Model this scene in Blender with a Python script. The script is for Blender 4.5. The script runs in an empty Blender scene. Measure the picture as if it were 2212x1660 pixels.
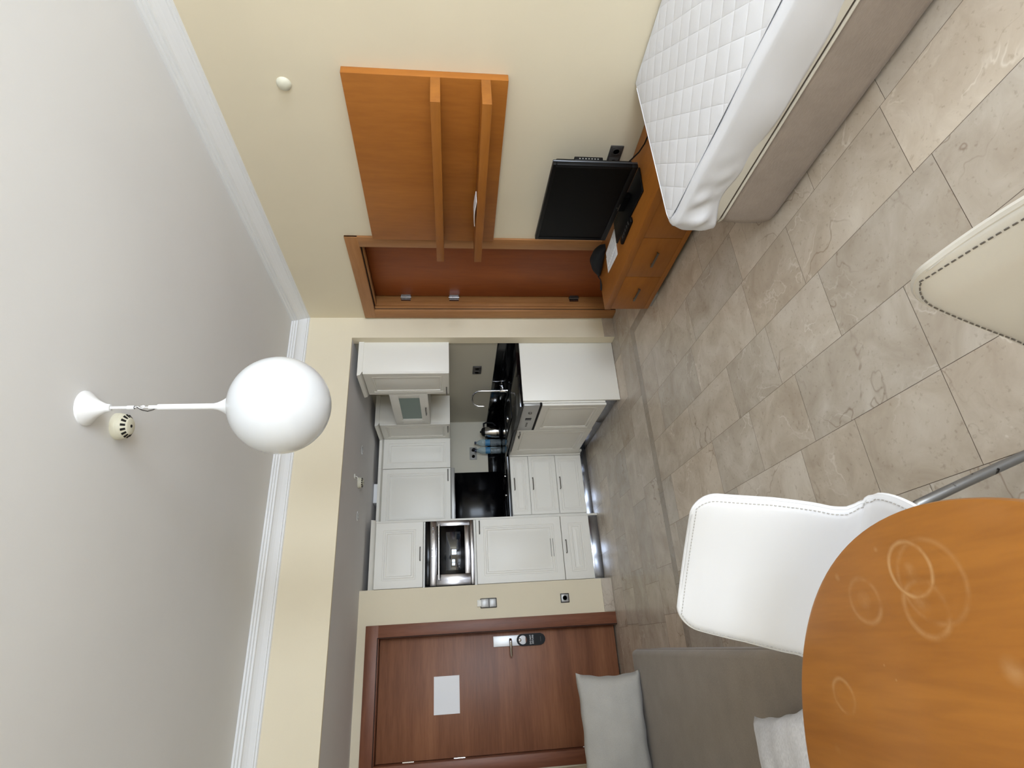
import bpy, bmesh, math, random
from mathutils import Vector, Matrix
random.seed(7)
S = bpy.context.scene
COL = S.collection
PI = math.pi

# ------------------------------------------------------------------ camera
YAW, PITCH, ROLL, FPX, EYE = 25.82292177, -6.41740898, -0.6918634, 1176.4056, 1.45
def cam_axes():
    y, p, r = map(math.radians, (YAW, PITCH, ROLL))
    f = Vector((math.sin(y)*math.cos(p), math.cos(y)*math.cos(p), math.sin(p)))
    R0 = Vector((math.cos(y), -math.sin(y), 0)); U0 = R0.cross(f)
    R = math.cos(r)*R0 + math.sin(r)*U0
    U = -math.sin(r)*R0 + math.cos(r)*U0
    return R, U, f
R_, U_, F_ = cam_axes()
cd = bpy.data.cameras.new('camera'); cam = bpy.data.objects.new('camera', cd); COL.objects.link(cam)
cd.sensor_width = 36; cd.sensor_fit = 'HORIZONTAL'; cd.lens = FPX/2212*36; cd.clip_start = 0.02
# the phone was held turned: the picture's right is the room's down
cam.matrix_world = Matrix(((-U_.x, R_.x, -F_.x, 0), (-U_.y, R_.y, -F_.y, 0), (-U_.z, R_.z, -F_.z, EYE), (0, 0, 0, 1)))
S.camera = cam
S.view_settings.view_transform = 'Standard'; S.view_settings.look = 'None'
S.view_settings.gamma = 1; S.view_settings.exposure = -0.13
S.view_settings.use_curve_mapping = False

# ------------------------------------------------------------------ light
W = bpy.data.worlds.new('world'); S.world = W; W.use_nodes = True
bg = W.node_tree.nodes['Background']; bg.inputs[0].default_value = (.72, .86, 1, 1); bg.inputs[1].default_value = 5.0
def area(name, loc, rot, sx, sy, power, color):
    l = bpy.data.lights.new(name, 'AREA'); l.shape = 'RECTANGLE'; l.size = sx; l.size_y = sy
    l.energy = power; l.color = color
    o = bpy.data.objects.new(name, l); COL.objects.link(o); o.location = loc; o.rotation_euler = rot
    return o
RX0, RX1, RY0, RY1, CEIL = -0.9, 2.608, -3.0, 4.05, 2.745
NX1, NY1, NZ = 2.43, 6.05, 2.27
DW = 5.21                                   # wall with the entrance door
# daylight through the balcony window; fill light from an added second window
area('daylight_balcony_window', (1.93, RY0-.05, 1.20), (math.radians(90), 0, 0), 1.05, 2.10, 176, (.750, .850, 1.0))
area('fill_added_window', (0.0, RY0-.05, 1.45), (math.radians(90), 0, 0), 1.20, 1.5, 118, (.750, .850, 1.0))

# ------------------------------------------------------------------ materials
MATS = {}
def srgb(r, g, b):
    def c(v):
        v /= 255.0
        return v/12.92 if v <= .04045 else ((v+.055)/1.055)**2.4
    return (c(r), c(g), c(b), 1)
def mat(name, col, rough=.6, metal=0, spec=.5, coat=0, **kw):
    if name in MATS: return MATS[name]
    m = bpy.data.materials.new(name); m.use_nodes = True
    b = m.node_tree.nodes['Principled BSDF']
    b.inputs['Base Color'].default_value = col; b.inputs['Roughness'].default_value = rough
    b.inputs['Metallic'].default_value = metal; b.inputs['Specular IOR Level'].default_value = spec
    if coat: b.inputs['Coat Weight'].default_value = coat; b.inputs['Coat Roughness'].default_value = .08
    for k, v in kw.items(): b.inputs[k.replace('_', ' ')].default_value = v
    MATS[name] = m
    return m
def nd(m, t, **kw):
    n = m.node_tree.nodes.new(t)
    for k, v in kw.items():
        if hasattr(n, k): setattr(n, k, v)
        else: n.inputs[k].default_value = v
    return n
def lk(m, a, b): m.node_tree.links.new(a, b)
def bsdf(m): return m.node_tree.nodes['Principled BSDF']
def coords(m, scale=(1, 1, 1), out='Object', loc=(0, 0, 0), rot=(0, 0, 0)):
    t = nd(m, 'ShaderNodeTexCoord'); mp = nd(m, 'ShaderNodeMapping')
    mp.inputs['Scale'].default_value = scale; mp.inputs['Location'].default_value = loc; mp.inputs['Rotation'].default_value = rot
    lk(m, t.outputs[out], mp.inputs[0]); return mp.outputs[0]
def ramp(m, stops):
    r = nd(m, 'ShaderNodeValToRGB'); e = r.color_ramp.elements
    while len(e) < len(stops): e.new(.5)
    for i, (p, c) in enumerate(stops): e[i].position = p; e[i].color = c
    return r
def bump(m, src, strength, dist=.002):
    b = nd(m, 'ShaderNodeBump'); b.inputs['Strength'].default_value = strength; b.inputs['Distance'].default_value = dist
    lk(m, src, b.inputs['Height']); lk(m, b.outputs[0], bsdf(m).inputs['Normal']); return b
def plaster(name, col, var=.03):
    if name in MATS: return MATS[name]
    m = mat(name, col, .9, spec=.2)
    n = nd(m, 'ShaderNodeTexNoise'); n.inputs['Scale'].default_value = 1.5; n.inputs['Detail'].default_value = 4
    lk(m, coords(m), n.inputs[0])
    lo = tuple(c*(1-var) for c in col[:3])+(1,); hi = tuple(min(1, c*(1+var)) for c in col[:3])+(1,)
    r = ramp(m, [(.3, lo), (.7, hi)]); lk(m, n.outputs[0], r.inputs[0]); lk(m, r.outputs[0], bsdf(m).inputs['Base Color'])
    n2 = nd(m, 'ShaderNodeTexNoise'); n2.inputs['Scale'].default_value = 90; n2.inputs['Detail'].default_value = 3
    lk(m, coords(m), n2.inputs[0]); bump(m, n2.outputs[0], .25, .001)
    return m
def wood(name, dark, light, scale=(2, 2, 14), rough=.42, streak=.5, bands=None, coat=0):
    if name in MATS: return MATS[name]
    m = mat(name, light, rough, spec=.4, coat=coat)
    n = nd(m, 'ShaderNodeTexNoise'); n.inputs['Scale'].default_value = 1; n.inputs['Detail'].default_value = 7; n.inputs['Roughness'].default_value = .65
    lk(m, coords(m, scale), n.inputs[0])
    r = ramp(m, [(.28, dark), (.72, light)]); lk(m, n.outputs[0], r.inputs[0])
    out = r.outputs[0]
    f = nd(m, 'ShaderNodeTexNoise'); f.inputs['Scale'].default_value = 1; f.inputs['Detail'].default_value = 2
    lk(m, coords(m, tuple(s*9 for s in scale)), f.inputs[0])
    mx = nd(m, 'ShaderNodeMix', data_type='RGBA', blend_type='MULTIPLY'); mx.inputs[0].default_value = streak*.5
    fr = ramp(m, [(.35, (.62, .55, .5, 1)), (.6, (1, 1, 1, 1))]); lk(m, f.outputs[0], fr.inputs[0])
    lk(m, out, mx.inputs[6]); lk(m, fr.outputs[0], mx.inputs[7]); out = mx.outputs[2]
    if bands:                                # veneer leaves side by side: (axis, width)
        ax, wd = bands
        sep = nd(m, 'ShaderNodeSeparateXYZ'); lk(m, coords(m), sep.inputs[0])
        d = nd(m, 'ShaderNodeMath', operation='DIVIDE'); d.inputs[1].default_value = wd; lk(m, sep.outputs[ax], d.inputs[0])
        fl = nd(m, 'ShaderNodeMath', operation='FLOOR'); lk(m, d.outputs[0], fl.inputs[0])
        wn = nd(m, 'ShaderNodeTexWhiteNoise', noise_dimensions='1D'); lk(m, fl.outputs[0], wn.inputs['W'])
        br = ramp(m, [(0, (.82, .78, .76, 1)), (1, (1.0, 1.0, 1.0, 1))]); lk(m, wn.outputs[0], br.inputs[0])
        m2 = nd(m, 'ShaderNodeMix', data_type='RGBA', blend_type='MULTIPLY'); m2.inputs[0].default_value = .8
        lk(m, out, m2.inputs[6]); lk(m, br.outputs[0], m2.inputs[7]); out = m2.outputs[2]
    lk(m, out, bsdf(m).inputs['Base Color']); bump(m, n.outputs[0], .12, .001)
    return m
def fabric(name, col, scale=350, strength=.5, var=.12, stretch=(1, 1, 1), rough=.95):
    if name in MATS: return MATS[name]
    m = mat(name, col, rough, spec=.15); bsdf(m).inputs['Sheen Weight'].default_value = .15
    n = nd(m, 'ShaderNodeTexNoise'); n.inputs['Scale'].default_value = scale; n.inputs['Detail'].default_value = 3
    lk(m, coords(m, stretch), n.inputs[0])
    n3 = nd(m, 'ShaderNodeTexNoise'); n3.inputs['Scale'].default_value = 9; n3.inputs['Detail'].default_value = 4
    lk(m, coords(m), n3.inputs[0])
    ad = nd(m, 'ShaderNodeMath', operation='ADD'); lk(m, n.outputs[0], ad.inputs[0]); lk(m, n3.outputs[0], ad.inputs[1])
    hf = nd(m, 'ShaderNodeMath', operation='MULTIPLY'); hf.inputs[1].default_value = .5; lk(m, ad.outputs[0], hf.inputs[0])
    lo = tuple(c*(1-var) for c in col[:3])+(1,); hi = tuple(min(1, c*(1+var)) for c in col[:3])+(1,)
    r = ramp(m, [(.35, lo), (.65, hi)]); lk(m, hf.outputs[0], r.inputs[0]); lk(m, r.outputs[0], bsdf(m).inputs['Base Color'])
    bump(m, n.outputs[0], strength, .001)
    return m

M_wall = plaster('cream_wall_paint', srgb(234, 222, 196))
M_ceil = plaster('white_ceiling_paint', srgb(232, 231, 230), .02)
M_niche = plaster('grey_white_paint', srgb(230, 227, 226), .02)
M_white = mat('white_gloss_trim', srgb(238, 238, 238), .5)
M_cab = mat('white_lacquered_front', srgb(240, 236, 226), .40)
_n = nd(M_cab, 'ShaderNodeTexNoise'); _n.inputs['Scale'].default_value = 5; _n.inputs['Detail'].default_value = 8
lk(M_cab, coords(M_cab, (30, 30, 2)), _n.inputs[0]); bump(M_cab, _n.outputs[0], .06, .001)
M_steel = mat('brushed_steel', srgb(150, 148, 150), .2, 1)
M_chrome = mat('chrome', srgb(215, 215, 218), .08, 1)
M_nickel = mat('satin_nickel', srgb(120, 116, 110), .35, 1)
M_kick = mat('aluminium_plinth', srgb(165, 170, 182), .14, 1)
M_black = mat('polished_black_stone', srgb(7, 7, 9), .09, spec=.4)
M_blackglass = mat('black_glass', srgb(4, 4, 6), .14, spec=.16)
M_blackpl = mat('black_plastic', srgb(6, 6, 7), .5, spec=.22)
M_blackmat = mat('black_cloth', srgb(12, 12, 13), .9)
M_darkgap = mat('dark_void', srgb(20, 17, 15), .9)  # near-black; puts the shade of door gaps into the colour
M_dkgrey = mat('dark_grey_plastic', srgb(70, 66, 62), .45)
M_grey = mat('grey_plastic', srgb(150, 148, 142), .4)
M_plast = mat('white_plastic', srgb(235, 232, 222), .45)
M_ivory = mat('ivory_plastic', srgb(222, 218, 198), .5)
M_opal = mat('opal_glass', srgb(224, 226, 228), .22, coat=.3)
M_leather = mat('white_leatherette', srgb(216, 215, 215), .34, spec=.45)
_n = nd(M_leather, 'ShaderNodeTexVoronoi'); _n.inputs['Scale'].default_value = 900; lk(M_leather, coords(M_leather), _n.inputs[0]); bump(M_leather, _n.outputs[0], .12, .0004)
M_leather2 = mat('cream_leatherette', srgb(204, 199, 190), .34, spec=.5)
_n = nd(M_leather2, 'ShaderNodeTexVoronoi'); _n.inputs['Scale'].default_value = 900; lk(M_leather2, coords(M_leather2), _n.inputs[0]); bump(M_leather2, _n.outputs[0], .12, .0004)
M_stitchw = mat('pale_thread', srgb(172, 168, 162), .8)
M_stitchd = mat('grey_thread', srgb(95, 88, 80), .8)
M_tube = mat('scuffed_steel_tube', srgb(128, 128, 128), .42, .85)
_n = nd(M_tube, 'ShaderNodeTexNoise'); _n.inputs['Scale'].default_value = 38; _n.inputs['Detail'].default_value = 3
lk(M_tube, coords(M_tube), _n.inputs[0]); _r = ramp(M_tube, [(.30, srgb(40, 36, 34)), (.36, srgb(132, 132, 132))]); lk(M_tube, _n.outputs[0], _r.inputs[0]); lk(M_tube, _r.outputs[0], bsdf(M_tube).inputs['Base Color'])
M_beech = wood('orange_beech_veneer', srgb(158, 94, 30), srgb(182, 114, 44), (5, 5, .8), .45, .35)
M_beechY = wood('orange_beech_lengthwise', srgb(150, 90, 30), srgb(172, 108, 42), (5, .8, 5), .42, .35)
M_closet = wood('reddish_door_veneer', srgb(128, 62, 22), srgb(158, 84, 34), (5, 5, .7), .45, .4)
M_frame2 = wood('tan_beech_casing', srgb(158, 106, 60), srgb(184, 132, 82), (9, 9, .8), .45, .4)
M_door = wood('cherry_door_veneer', srgb(120, 74, 50), srgb(158, 106, 74), (.7, 9, 9), .42, .6, bands=(2, .267))
M_casing = wood('cherry_casing_veneer', srgb(110, 64, 44), srgb(144, 92, 66), (9, 9, .9), .42, .5)
M_casingH = wood('cherry_casing_crosswise', srgb(110, 64, 44), srgb(144, 92, 66), (.9, 9, 9), .42, .5)
M_sofa = fabric('taupe_upholstery', srgb(134, 123, 112), 260, .35, .10)
M_pillow = fabric('grey_beige_linen', srgb(158, 154, 147), 300, .7, .08)
M_pillow2 = fabric('pale_grey_boucle', srgb(196, 195, 198), 120, 1.0, .18, (1, 2.5, 1))
M_base = fabric('ribbed_taupe_bed_fabric', srgb(160, 146, 134), 60, .6, .12, (1, 1, 9))
M_cream = mat('cream_mattress_ticking', srgb(222, 216, 202), .8)
M_paper = mat('white_paper', srgb(248, 248, 250), .6)
M_frost = mat('frosted_glass', srgb(118, 138, 128), .35, spec=.5)
M_alu = mat('grey_aluminium', srgb(176, 175, 172), .35, .25)

# bed protector: quilted top
M_sheet = mat('white_cotton_protector', srgb(228, 228, 232), .85, spec=.2); bsdf(M_sheet).inputs['Sheen Weight'].default_value = .2
_n = nd(M_sheet, 'ShaderNodeTexNoise'); _n.inputs['Scale'].default_value = 7; _n.inputs['Detail'].default_value = 5
lk(M_sheet, coords(M_sheet), _n.inputs[0]); bump(M_sheet, _n.outputs[0], .25, .01)
M_quilt = mat('white_quilted_cotton', srgb(228, 228, 232), .85, spec=.2)
def quilt():
    m = M_quilt; hs = []
    for a in (math.radians(47), math.radians(-47)):
        v = coords(m, rot=(0, 0, a)); sp = nd(m, 'ShaderNodeSeparateXYZ'); lk(m, v, sp.inputs[0])
        k = nd(m, 'ShaderNodeMath', operation='MULTIPLY'); k.inputs[1].default_value = PI/.095; lk(m, sp.outputs[0], k.inputs[0])
        s = nd(m, 'ShaderNodeMath', operation='SINE'); lk(m, k.outputs[0], s.inputs[0])
        ab = nd(m, 'ShaderNodeMath', operation='ABSOLUTE'); lk(m, s.outputs[0], ab.inputs[0])
        pw = nd(m, 'ShaderNodeMath', operation='POWER'); pw.inputs[1].default_value = .22; lk(m, ab.outputs[0], pw.inputs[0]); hs.append(pw.outputs[0])
    mu = nd(m, 'ShaderNodeMath', operation='MULTIPLY'); lk(m, hs[0], mu.inputs[0]); lk(m, hs[1], mu.inputs[1])
    n = nd(m, 'ShaderNodeTexNoise'); n.inputs['Scale'].default_value = 6; n.inputs['Detail'].default_value = 5; lk(m, coords(m), n.inputs[0])
    ad = nd(m, 'ShaderNodeMath', operation='ADD'); lk(m, mu.outputs[0], ad.inputs[0]); lk(m, n.outputs[0], ad.inputs[1])
    bump(m, ad.outputs[0], .55, .006)
quilt()

# stone tiles: each tile carries its own tint in the 'tint' attribute
def stone(name, base, gloss):
    m = mat(name, base, gloss, spec=.5)
    at = nd(m, 'ShaderNodeAttribute'); at.attribute_name = 'tint'
    sc = nd(m, 'ShaderNodeVectorMath', operation='SCALE'); sc.inputs['Scale'].default_value = 37; lk(m, at.outputs['Color'], sc.inputs[0])
    va = nd(m, 'ShaderNodeVectorMath', operation='ADD'); lk(m, coords(m), va.inputs[0]); lk(m, sc.outputs[0], va.inputs[1])
    n = nd(m, 'ShaderNodeTexNoise'); n.inputs['Scale'].default_value = 5; n.inputs['Detail'].default_value = 9; n.inputs['Roughness'].default_value = .62; n.inputs['Distortion'].default_value = .6
    lk(m, va.outputs[0], n.inputs[0])
    r = ramp(m, [(.30, srgb(184, 169, 151)), (.50, srgb(199, 186, 169)), (.72, srgb(215, 204, 189))]); lk(m, n.outputs[0], r.inputs[0])
    # fine dark and pale veins
    def vein(scale, lo, hi, colour, prev, fac):
        v = nd(m, 'ShaderNodeTexNoise'); v.inputs['Scale'].default_value = scale; v.inputs['Detail'].default_value = 4; v.inputs['Distortion'].default_value = .35
        lk(m, va.outputs[0], v.inputs[0])
        s = nd(m, 'ShaderNodeMath', operation='SUBTRACT'); s.inputs[1].default_value = .5; lk(m, v.outputs[0], s.inputs[0])
        a = nd(m, 'ShaderNodeMath', operation='ABSOLUTE'); lk(m, s.outputs[0], a.inputs[0])
        q = ramp(m, [(lo, (1, 1, 1, 1)), (hi, (0, 0, 0, 1))]); lk(m, a.outputs[0], q.inputs[0])
        g = nd(m, 'ShaderNodeTexNoise'); g.inputs['Scale'].default_value = scale*.8; lk(m, va.outputs[0], g.inputs[0])
        gr = ramp(m, [(.50, (0, 0, 0, 1)), (.62, (1, 1, 1, 1))]); lk(m, g.outputs[0], gr.inputs[0])
        mu = nd(m, 'ShaderNodeMath', operation='MULTIPLY'); lk(m, q.outputs[0], mu.inputs[0]); lk(m, gr.outputs[0], mu.inputs[1])
        m3 = nd(m, 'ShaderNodeMath', operation='MULTIPLY'); m3.inputs[1].default_value = fac; lk(m, mu.outputs[0], m3.inputs[0])
        mx = nd(m, 'ShaderNodeMix', data_type='RGBA'); lk(m, m3.outputs[0], mx.inputs[0]); lk(m, prev, mx.inputs[6]); mx.inputs[7].default_value = colour
        return mx.outputs[2]
    c = vein(2.4, .0, .006, srgb(136, 112, 92), r.outputs[0], .6)
    c = vein(5.0, .0, .014, srgb(232, 224, 212), c, .55)
    f = nd(m, 'ShaderNodeTexNoise'); f.inputs['Scale'].default_value = 60; f.inputs['Detail'].default_value = 4; lk(m, va.outputs[0], f.inputs[0])
    fr = ramp(m, [(.27, (.70, .66, .62, 1)), (.40, (1, 1, 1, 1))]); lk(m, f.outputs[0], fr.inputs[0])
    m1 = nd(m, 'ShaderNodeMix', data_type='RGBA', blend_type='MULTIPLY'); m1.inputs[0].default_value = .6; lk(m, c, m1.inputs[6]); lk(m, fr.outputs[0], m1.inputs[7])
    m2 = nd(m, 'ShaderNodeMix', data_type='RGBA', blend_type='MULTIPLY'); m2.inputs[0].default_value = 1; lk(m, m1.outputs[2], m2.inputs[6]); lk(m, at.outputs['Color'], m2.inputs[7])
    lk(m, m2.outputs[2], bsdf(m).inputs['Base Color'])
    return m
M_stone = stone('beige_marble_tile', srgb(200, 186, 168), .24)
M_skirt = stone('beige_marble_skirting', srgb(196, 182, 164), .28)
M_grout = mat('brown_grout', srgb(104, 88, 74), .9)

# ------------------------------------------------------------------ mesh helpers
class MB:
    def __init__(s): s.bm = bmesh.new(); s.uvs = None
    def _join(s, b, mi=0):
        me = bpy.data.meshes.new('t'); b.to_mesh(me); b.free(); n = len(s.bm.faces); s.bm.from_mesh(me); bpy.data.meshes.remove(me)
        s.bm.faces.ensure_lookup_table()
        for f in s.bm.faces[n:]: f.material_index = mi
        return s
    def box(s, x0, x1, y0, y1, z0, z1, bev=0, seg=2, mi=0, M=None):
        b = bmesh.new(); bmesh.ops.create_cube(b, size=1)
        for v in b.verts: v.co = Vector((x0+(v.co.x+.5)*(x1-x0), y0+(v.co.y+.5)*(y1-y0), z0+(v.co.z+.5)*(z1-z0)))
        if bev: bmesh.ops.bevel(b, geom=list(b.edges), offset=min(bev, .49*min(abs(x1-x0), abs(y1-y0), abs(z1-z0))), segments=seg, affect='EDGES', profile=.5)
        if M is not None: bmesh.ops.transform(b, matrix=M, verts=b.verts)
        return s._join(b, mi)
    def poly(s, pts, vec, bev=0, mi=0):
        """flat polygon swept along vec"""
        b = bmesh.new(); f = b.faces.new([b.verts.new(p) for p in pts])
        r = bmesh.ops.extrude_face_region(b, geom=[f]); vs = [g for g in r['geom'] if isinstance(g, bmesh.types.BMVert)]
        bmesh.ops.translate(b, vec=vec, verts=vs); bmesh.ops.recalc_face_normals(b, faces=b.faces)
        if bev: bmesh.ops.bevel(b, geom=list(b.edges), offset=bev, segments=2, affect='EDGES', profile=.5)
        return s._join(b, mi)
    def tube(s, pts, r, seg=12, mi=0, closed=False, caps=True):
        pts = [Vector(p) for p in pts]; n = len(pts); rr = r if isinstance(r, (list, tuple)) else [r]*n
        b = bmesh.new(); rings = []; up = None
        for i in range(n):
            if closed: t = pts[(i+1) % n]-pts[i-1]
            else: t = (pts[min(i+1, n-1)]-pts[max(i-1, 0)])
            t.normalize()
            if up is None: up = t.orthogonal().normalized()
            up = (up-t*up.dot(t)).normalized(); w = t.cross(up)
            rings.append([b.verts.new(pts[i]+rr[i]*(math.cos(2*PI*k/seg)*up+math.sin(2*PI*k/seg)*w)) for k in range(seg)])
        for i in range(n if closed else n-1):
            A, B = rings[i], rings[(i+1) % n]
            for k in range(seg): b.faces.new((A[k], A[(k+1) % seg], B[(k+1) % seg], B[k]))
        if not closed and caps: b.faces.new(rings[0][::-1]); b.faces.new(rings[-1])
        bmesh.ops.recalc_face_normals(b, faces=b.faces)
        return s._join(b, mi)
    def lathe(s, prof, c=(0, 0, 0), seg=32, axis='Z', mi=0):
        """prof: (radius, height) list"""
        b = bmesh.new(); rings = []
        def P(r, h, a):
            x, y = r*math.cos(a), r*math.sin(a)
            v = {'Z': (x, y, h), 'X': (h, x, y), 'Y': (x, h, y)}[axis]
            return Vector(v)+Vector(c)
        for r, h in prof:
            if r < 1e-6: rings.append([b.verts.new(P(0, h, 0))])
            else: rings.append([b.verts.new(P(r, h, 2*PI*k/seg)) for k in range(seg)])
        for A, B in zip(rings, rings[1:]):
            for k in range(seg):
                j = (k+1) % seg
                if len(A) == 1 and len(B) == 1: continue
                if len(A) == 1: b.faces.new((A[0], B[j], B[k]))
                elif len(B) == 1: b.faces.new((A[k], A[j], B[0]))
                else: b.faces.new((A[k], A[j], B[j], B[k]))
        if len(rings[0]) > 1: b.faces.new(rings[0][::-1])
        if len(rings[-1]) > 1: b.faces.new(rings[-1])
        bmesh.ops.recalc_face_normals(b, faces=b.faces)
        return s._join(b, mi)
    def grid(s, rows, mi=0, closed=False, caps=False):
        b = bmesh.new(); V = [[b.verts.new(p) for p in r] for r in rows]
        for i in range(len(V)-1):
            m = len(V[i])
            for j in range(m if closed else m-1):
                j2 = (j+1) % m
                try: b.faces.new((V[i][j], V[i][j2], V[i+1][j2], V[i+1][j]))
                except ValueError: pass
        if caps: b.faces.new(V[0][::-1]); b.faces.new(V[-1])
        bmesh.ops.remove_doubles(b, verts=b.verts, dist=1e-6)
        bmesh.ops.recalc_face_normals(b, faces=b.faces)
        return s._join(b, mi)
    def front(s, o, u, v, n, w, h, t, rings, mi=0):
        """lacquered front: box w x h x t whose face carries a stepped profile; rings = (inset, sunk)"""
        o, u, v, n = map(Vector, (o, u, v, n)); b = bmesh.new()
        def ring(i, d): return [b.verts.new(o+u*a+v*c+n*(t-d)) for a, c in ((i, i), (w-i, i), (w-i, h-i), (i, h-i))]
        L = [ring(0, t), ring(0, .0025), ring(.0025, 0)]+[ring(i, d) for i, d in rings]
        b.faces.new(L[0][::-1])
        for A, B in zip(L, L[1:]):
            for k in range(4): b.faces.new((A[k], A[(k+1) % 4], B[(k+1) % 4], B[k]))
        b.faces.new(L[-1]); bmesh.ops.recalc_face_normals(b, faces=b.faces)
        return s._join(b, mi)
    def build(s, name, mats, parent=None, world=True, smooth=True, angle=35):
        me = bpy.data.meshes.new(name)
        if parent is not None and world:
            q = parent; off = Vector()
            while q is not None: off += q.location; q = q.parent
            bmesh.ops.translate(s.bm, vec=-off, verts=s.bm.verts)
        s.bm.to_mesh(me); s.bm.free()
        for m in (mats if isinstance(mats, (list, tuple)) else [mats]): me.materials.append(m)
        if smooth:
            for p in me.polygons: p.use_smooth = True
            me.set_sharp_from_angle(angle=math.radians(angle))
        o = bpy.data.objects.new(name, me); COL.objects.link(o)
        if parent is not None: o.parent = parent
        return o
def thing(name, label, cat, loc=(0, 0, 0), rotz=0, group=None):
    o = bpy.data.objects.new(name, None); COL.objects.link(o); o.empty_display_size = .05
    o.location = loc; o.rotation_euler = (0, 0, rotz); o['label'] = label; o['category'] = cat
    if group: o['group'] = group
    return o
def tag(o, label, cat, group=None):
    o['label'] = label; o['category'] = cat
    if group: o['group'] = group
    return o
def plabel(o, t): o['label'] = t; return o
def struct(o): o['kind'] = 'structure'; return o
def dup(root, loc, rotz=None, label=None, group=None):
    r = root.copy(); COL.objects.link(r); r.location = loc
    if rotz is not None: r.rotation_euler = (0, 0, rotz)
    if label: r['label'] = label
    if group: r['group'] = group
    for ch in list(root.children):
        c = ch.copy(); COL.objects.link(c); c.parent = r
        for g in list(ch.children): d = g.copy(); COL.objects.link(d); d.parent = c
    return r
def arc(c, r, a0, a1, n, ax='xz', yy=0):
    out = []
    for i in range(n+1):
        a = math.radians(a0+(a1-a0)*i/n); out.append((c[0]+r*math.cos(a), c[1]+r*math.sin(a)))
    return out
def text_mesh(name, body, size, M, m, parent, ext=.0003):
    cu = bpy.data.curves.new(name, 'FONT'); cu.body = body; cu.size = size; cu.align_x = 'CENTER'; cu.align_y = 'CENTER'; cu.extrude = ext
    t = bpy.data.objects.new('tmp_text', cu); COL.objects.link(t)
    dg = bpy.context.evaluated_depsgraph_get(); me = bpy.data.meshes.new_from_object(t.evaluated_get(dg))
    bpy.data.objects.remove(t); bpy.data.curves.remove(cu)
    off = Vector(); q = parent
    while q is not None: off += q.location; q = q.parent
    me.transform(Matrix.Translation(-off) @ M); me.name = name; me.materials.clear(); me.materials.append(m)
    o = bpy.data.objects.new(name, me); COL.objects.link(o); o.parent = parent; return o
FACE_Y = lambda x, y, z: Matrix.Translation((x, y, z)) @ Matrix.Rotation(PI/2, 4, 'X')                       # reads from -Y
FACE_X = lambda x, y, z: Matrix.Translation((x, y, z)) @ Matrix.Rotation(-PI/2, 4, 'Z') @ Matrix.Rotation(PI/2, 4, 'X')   # reads from -X

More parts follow.
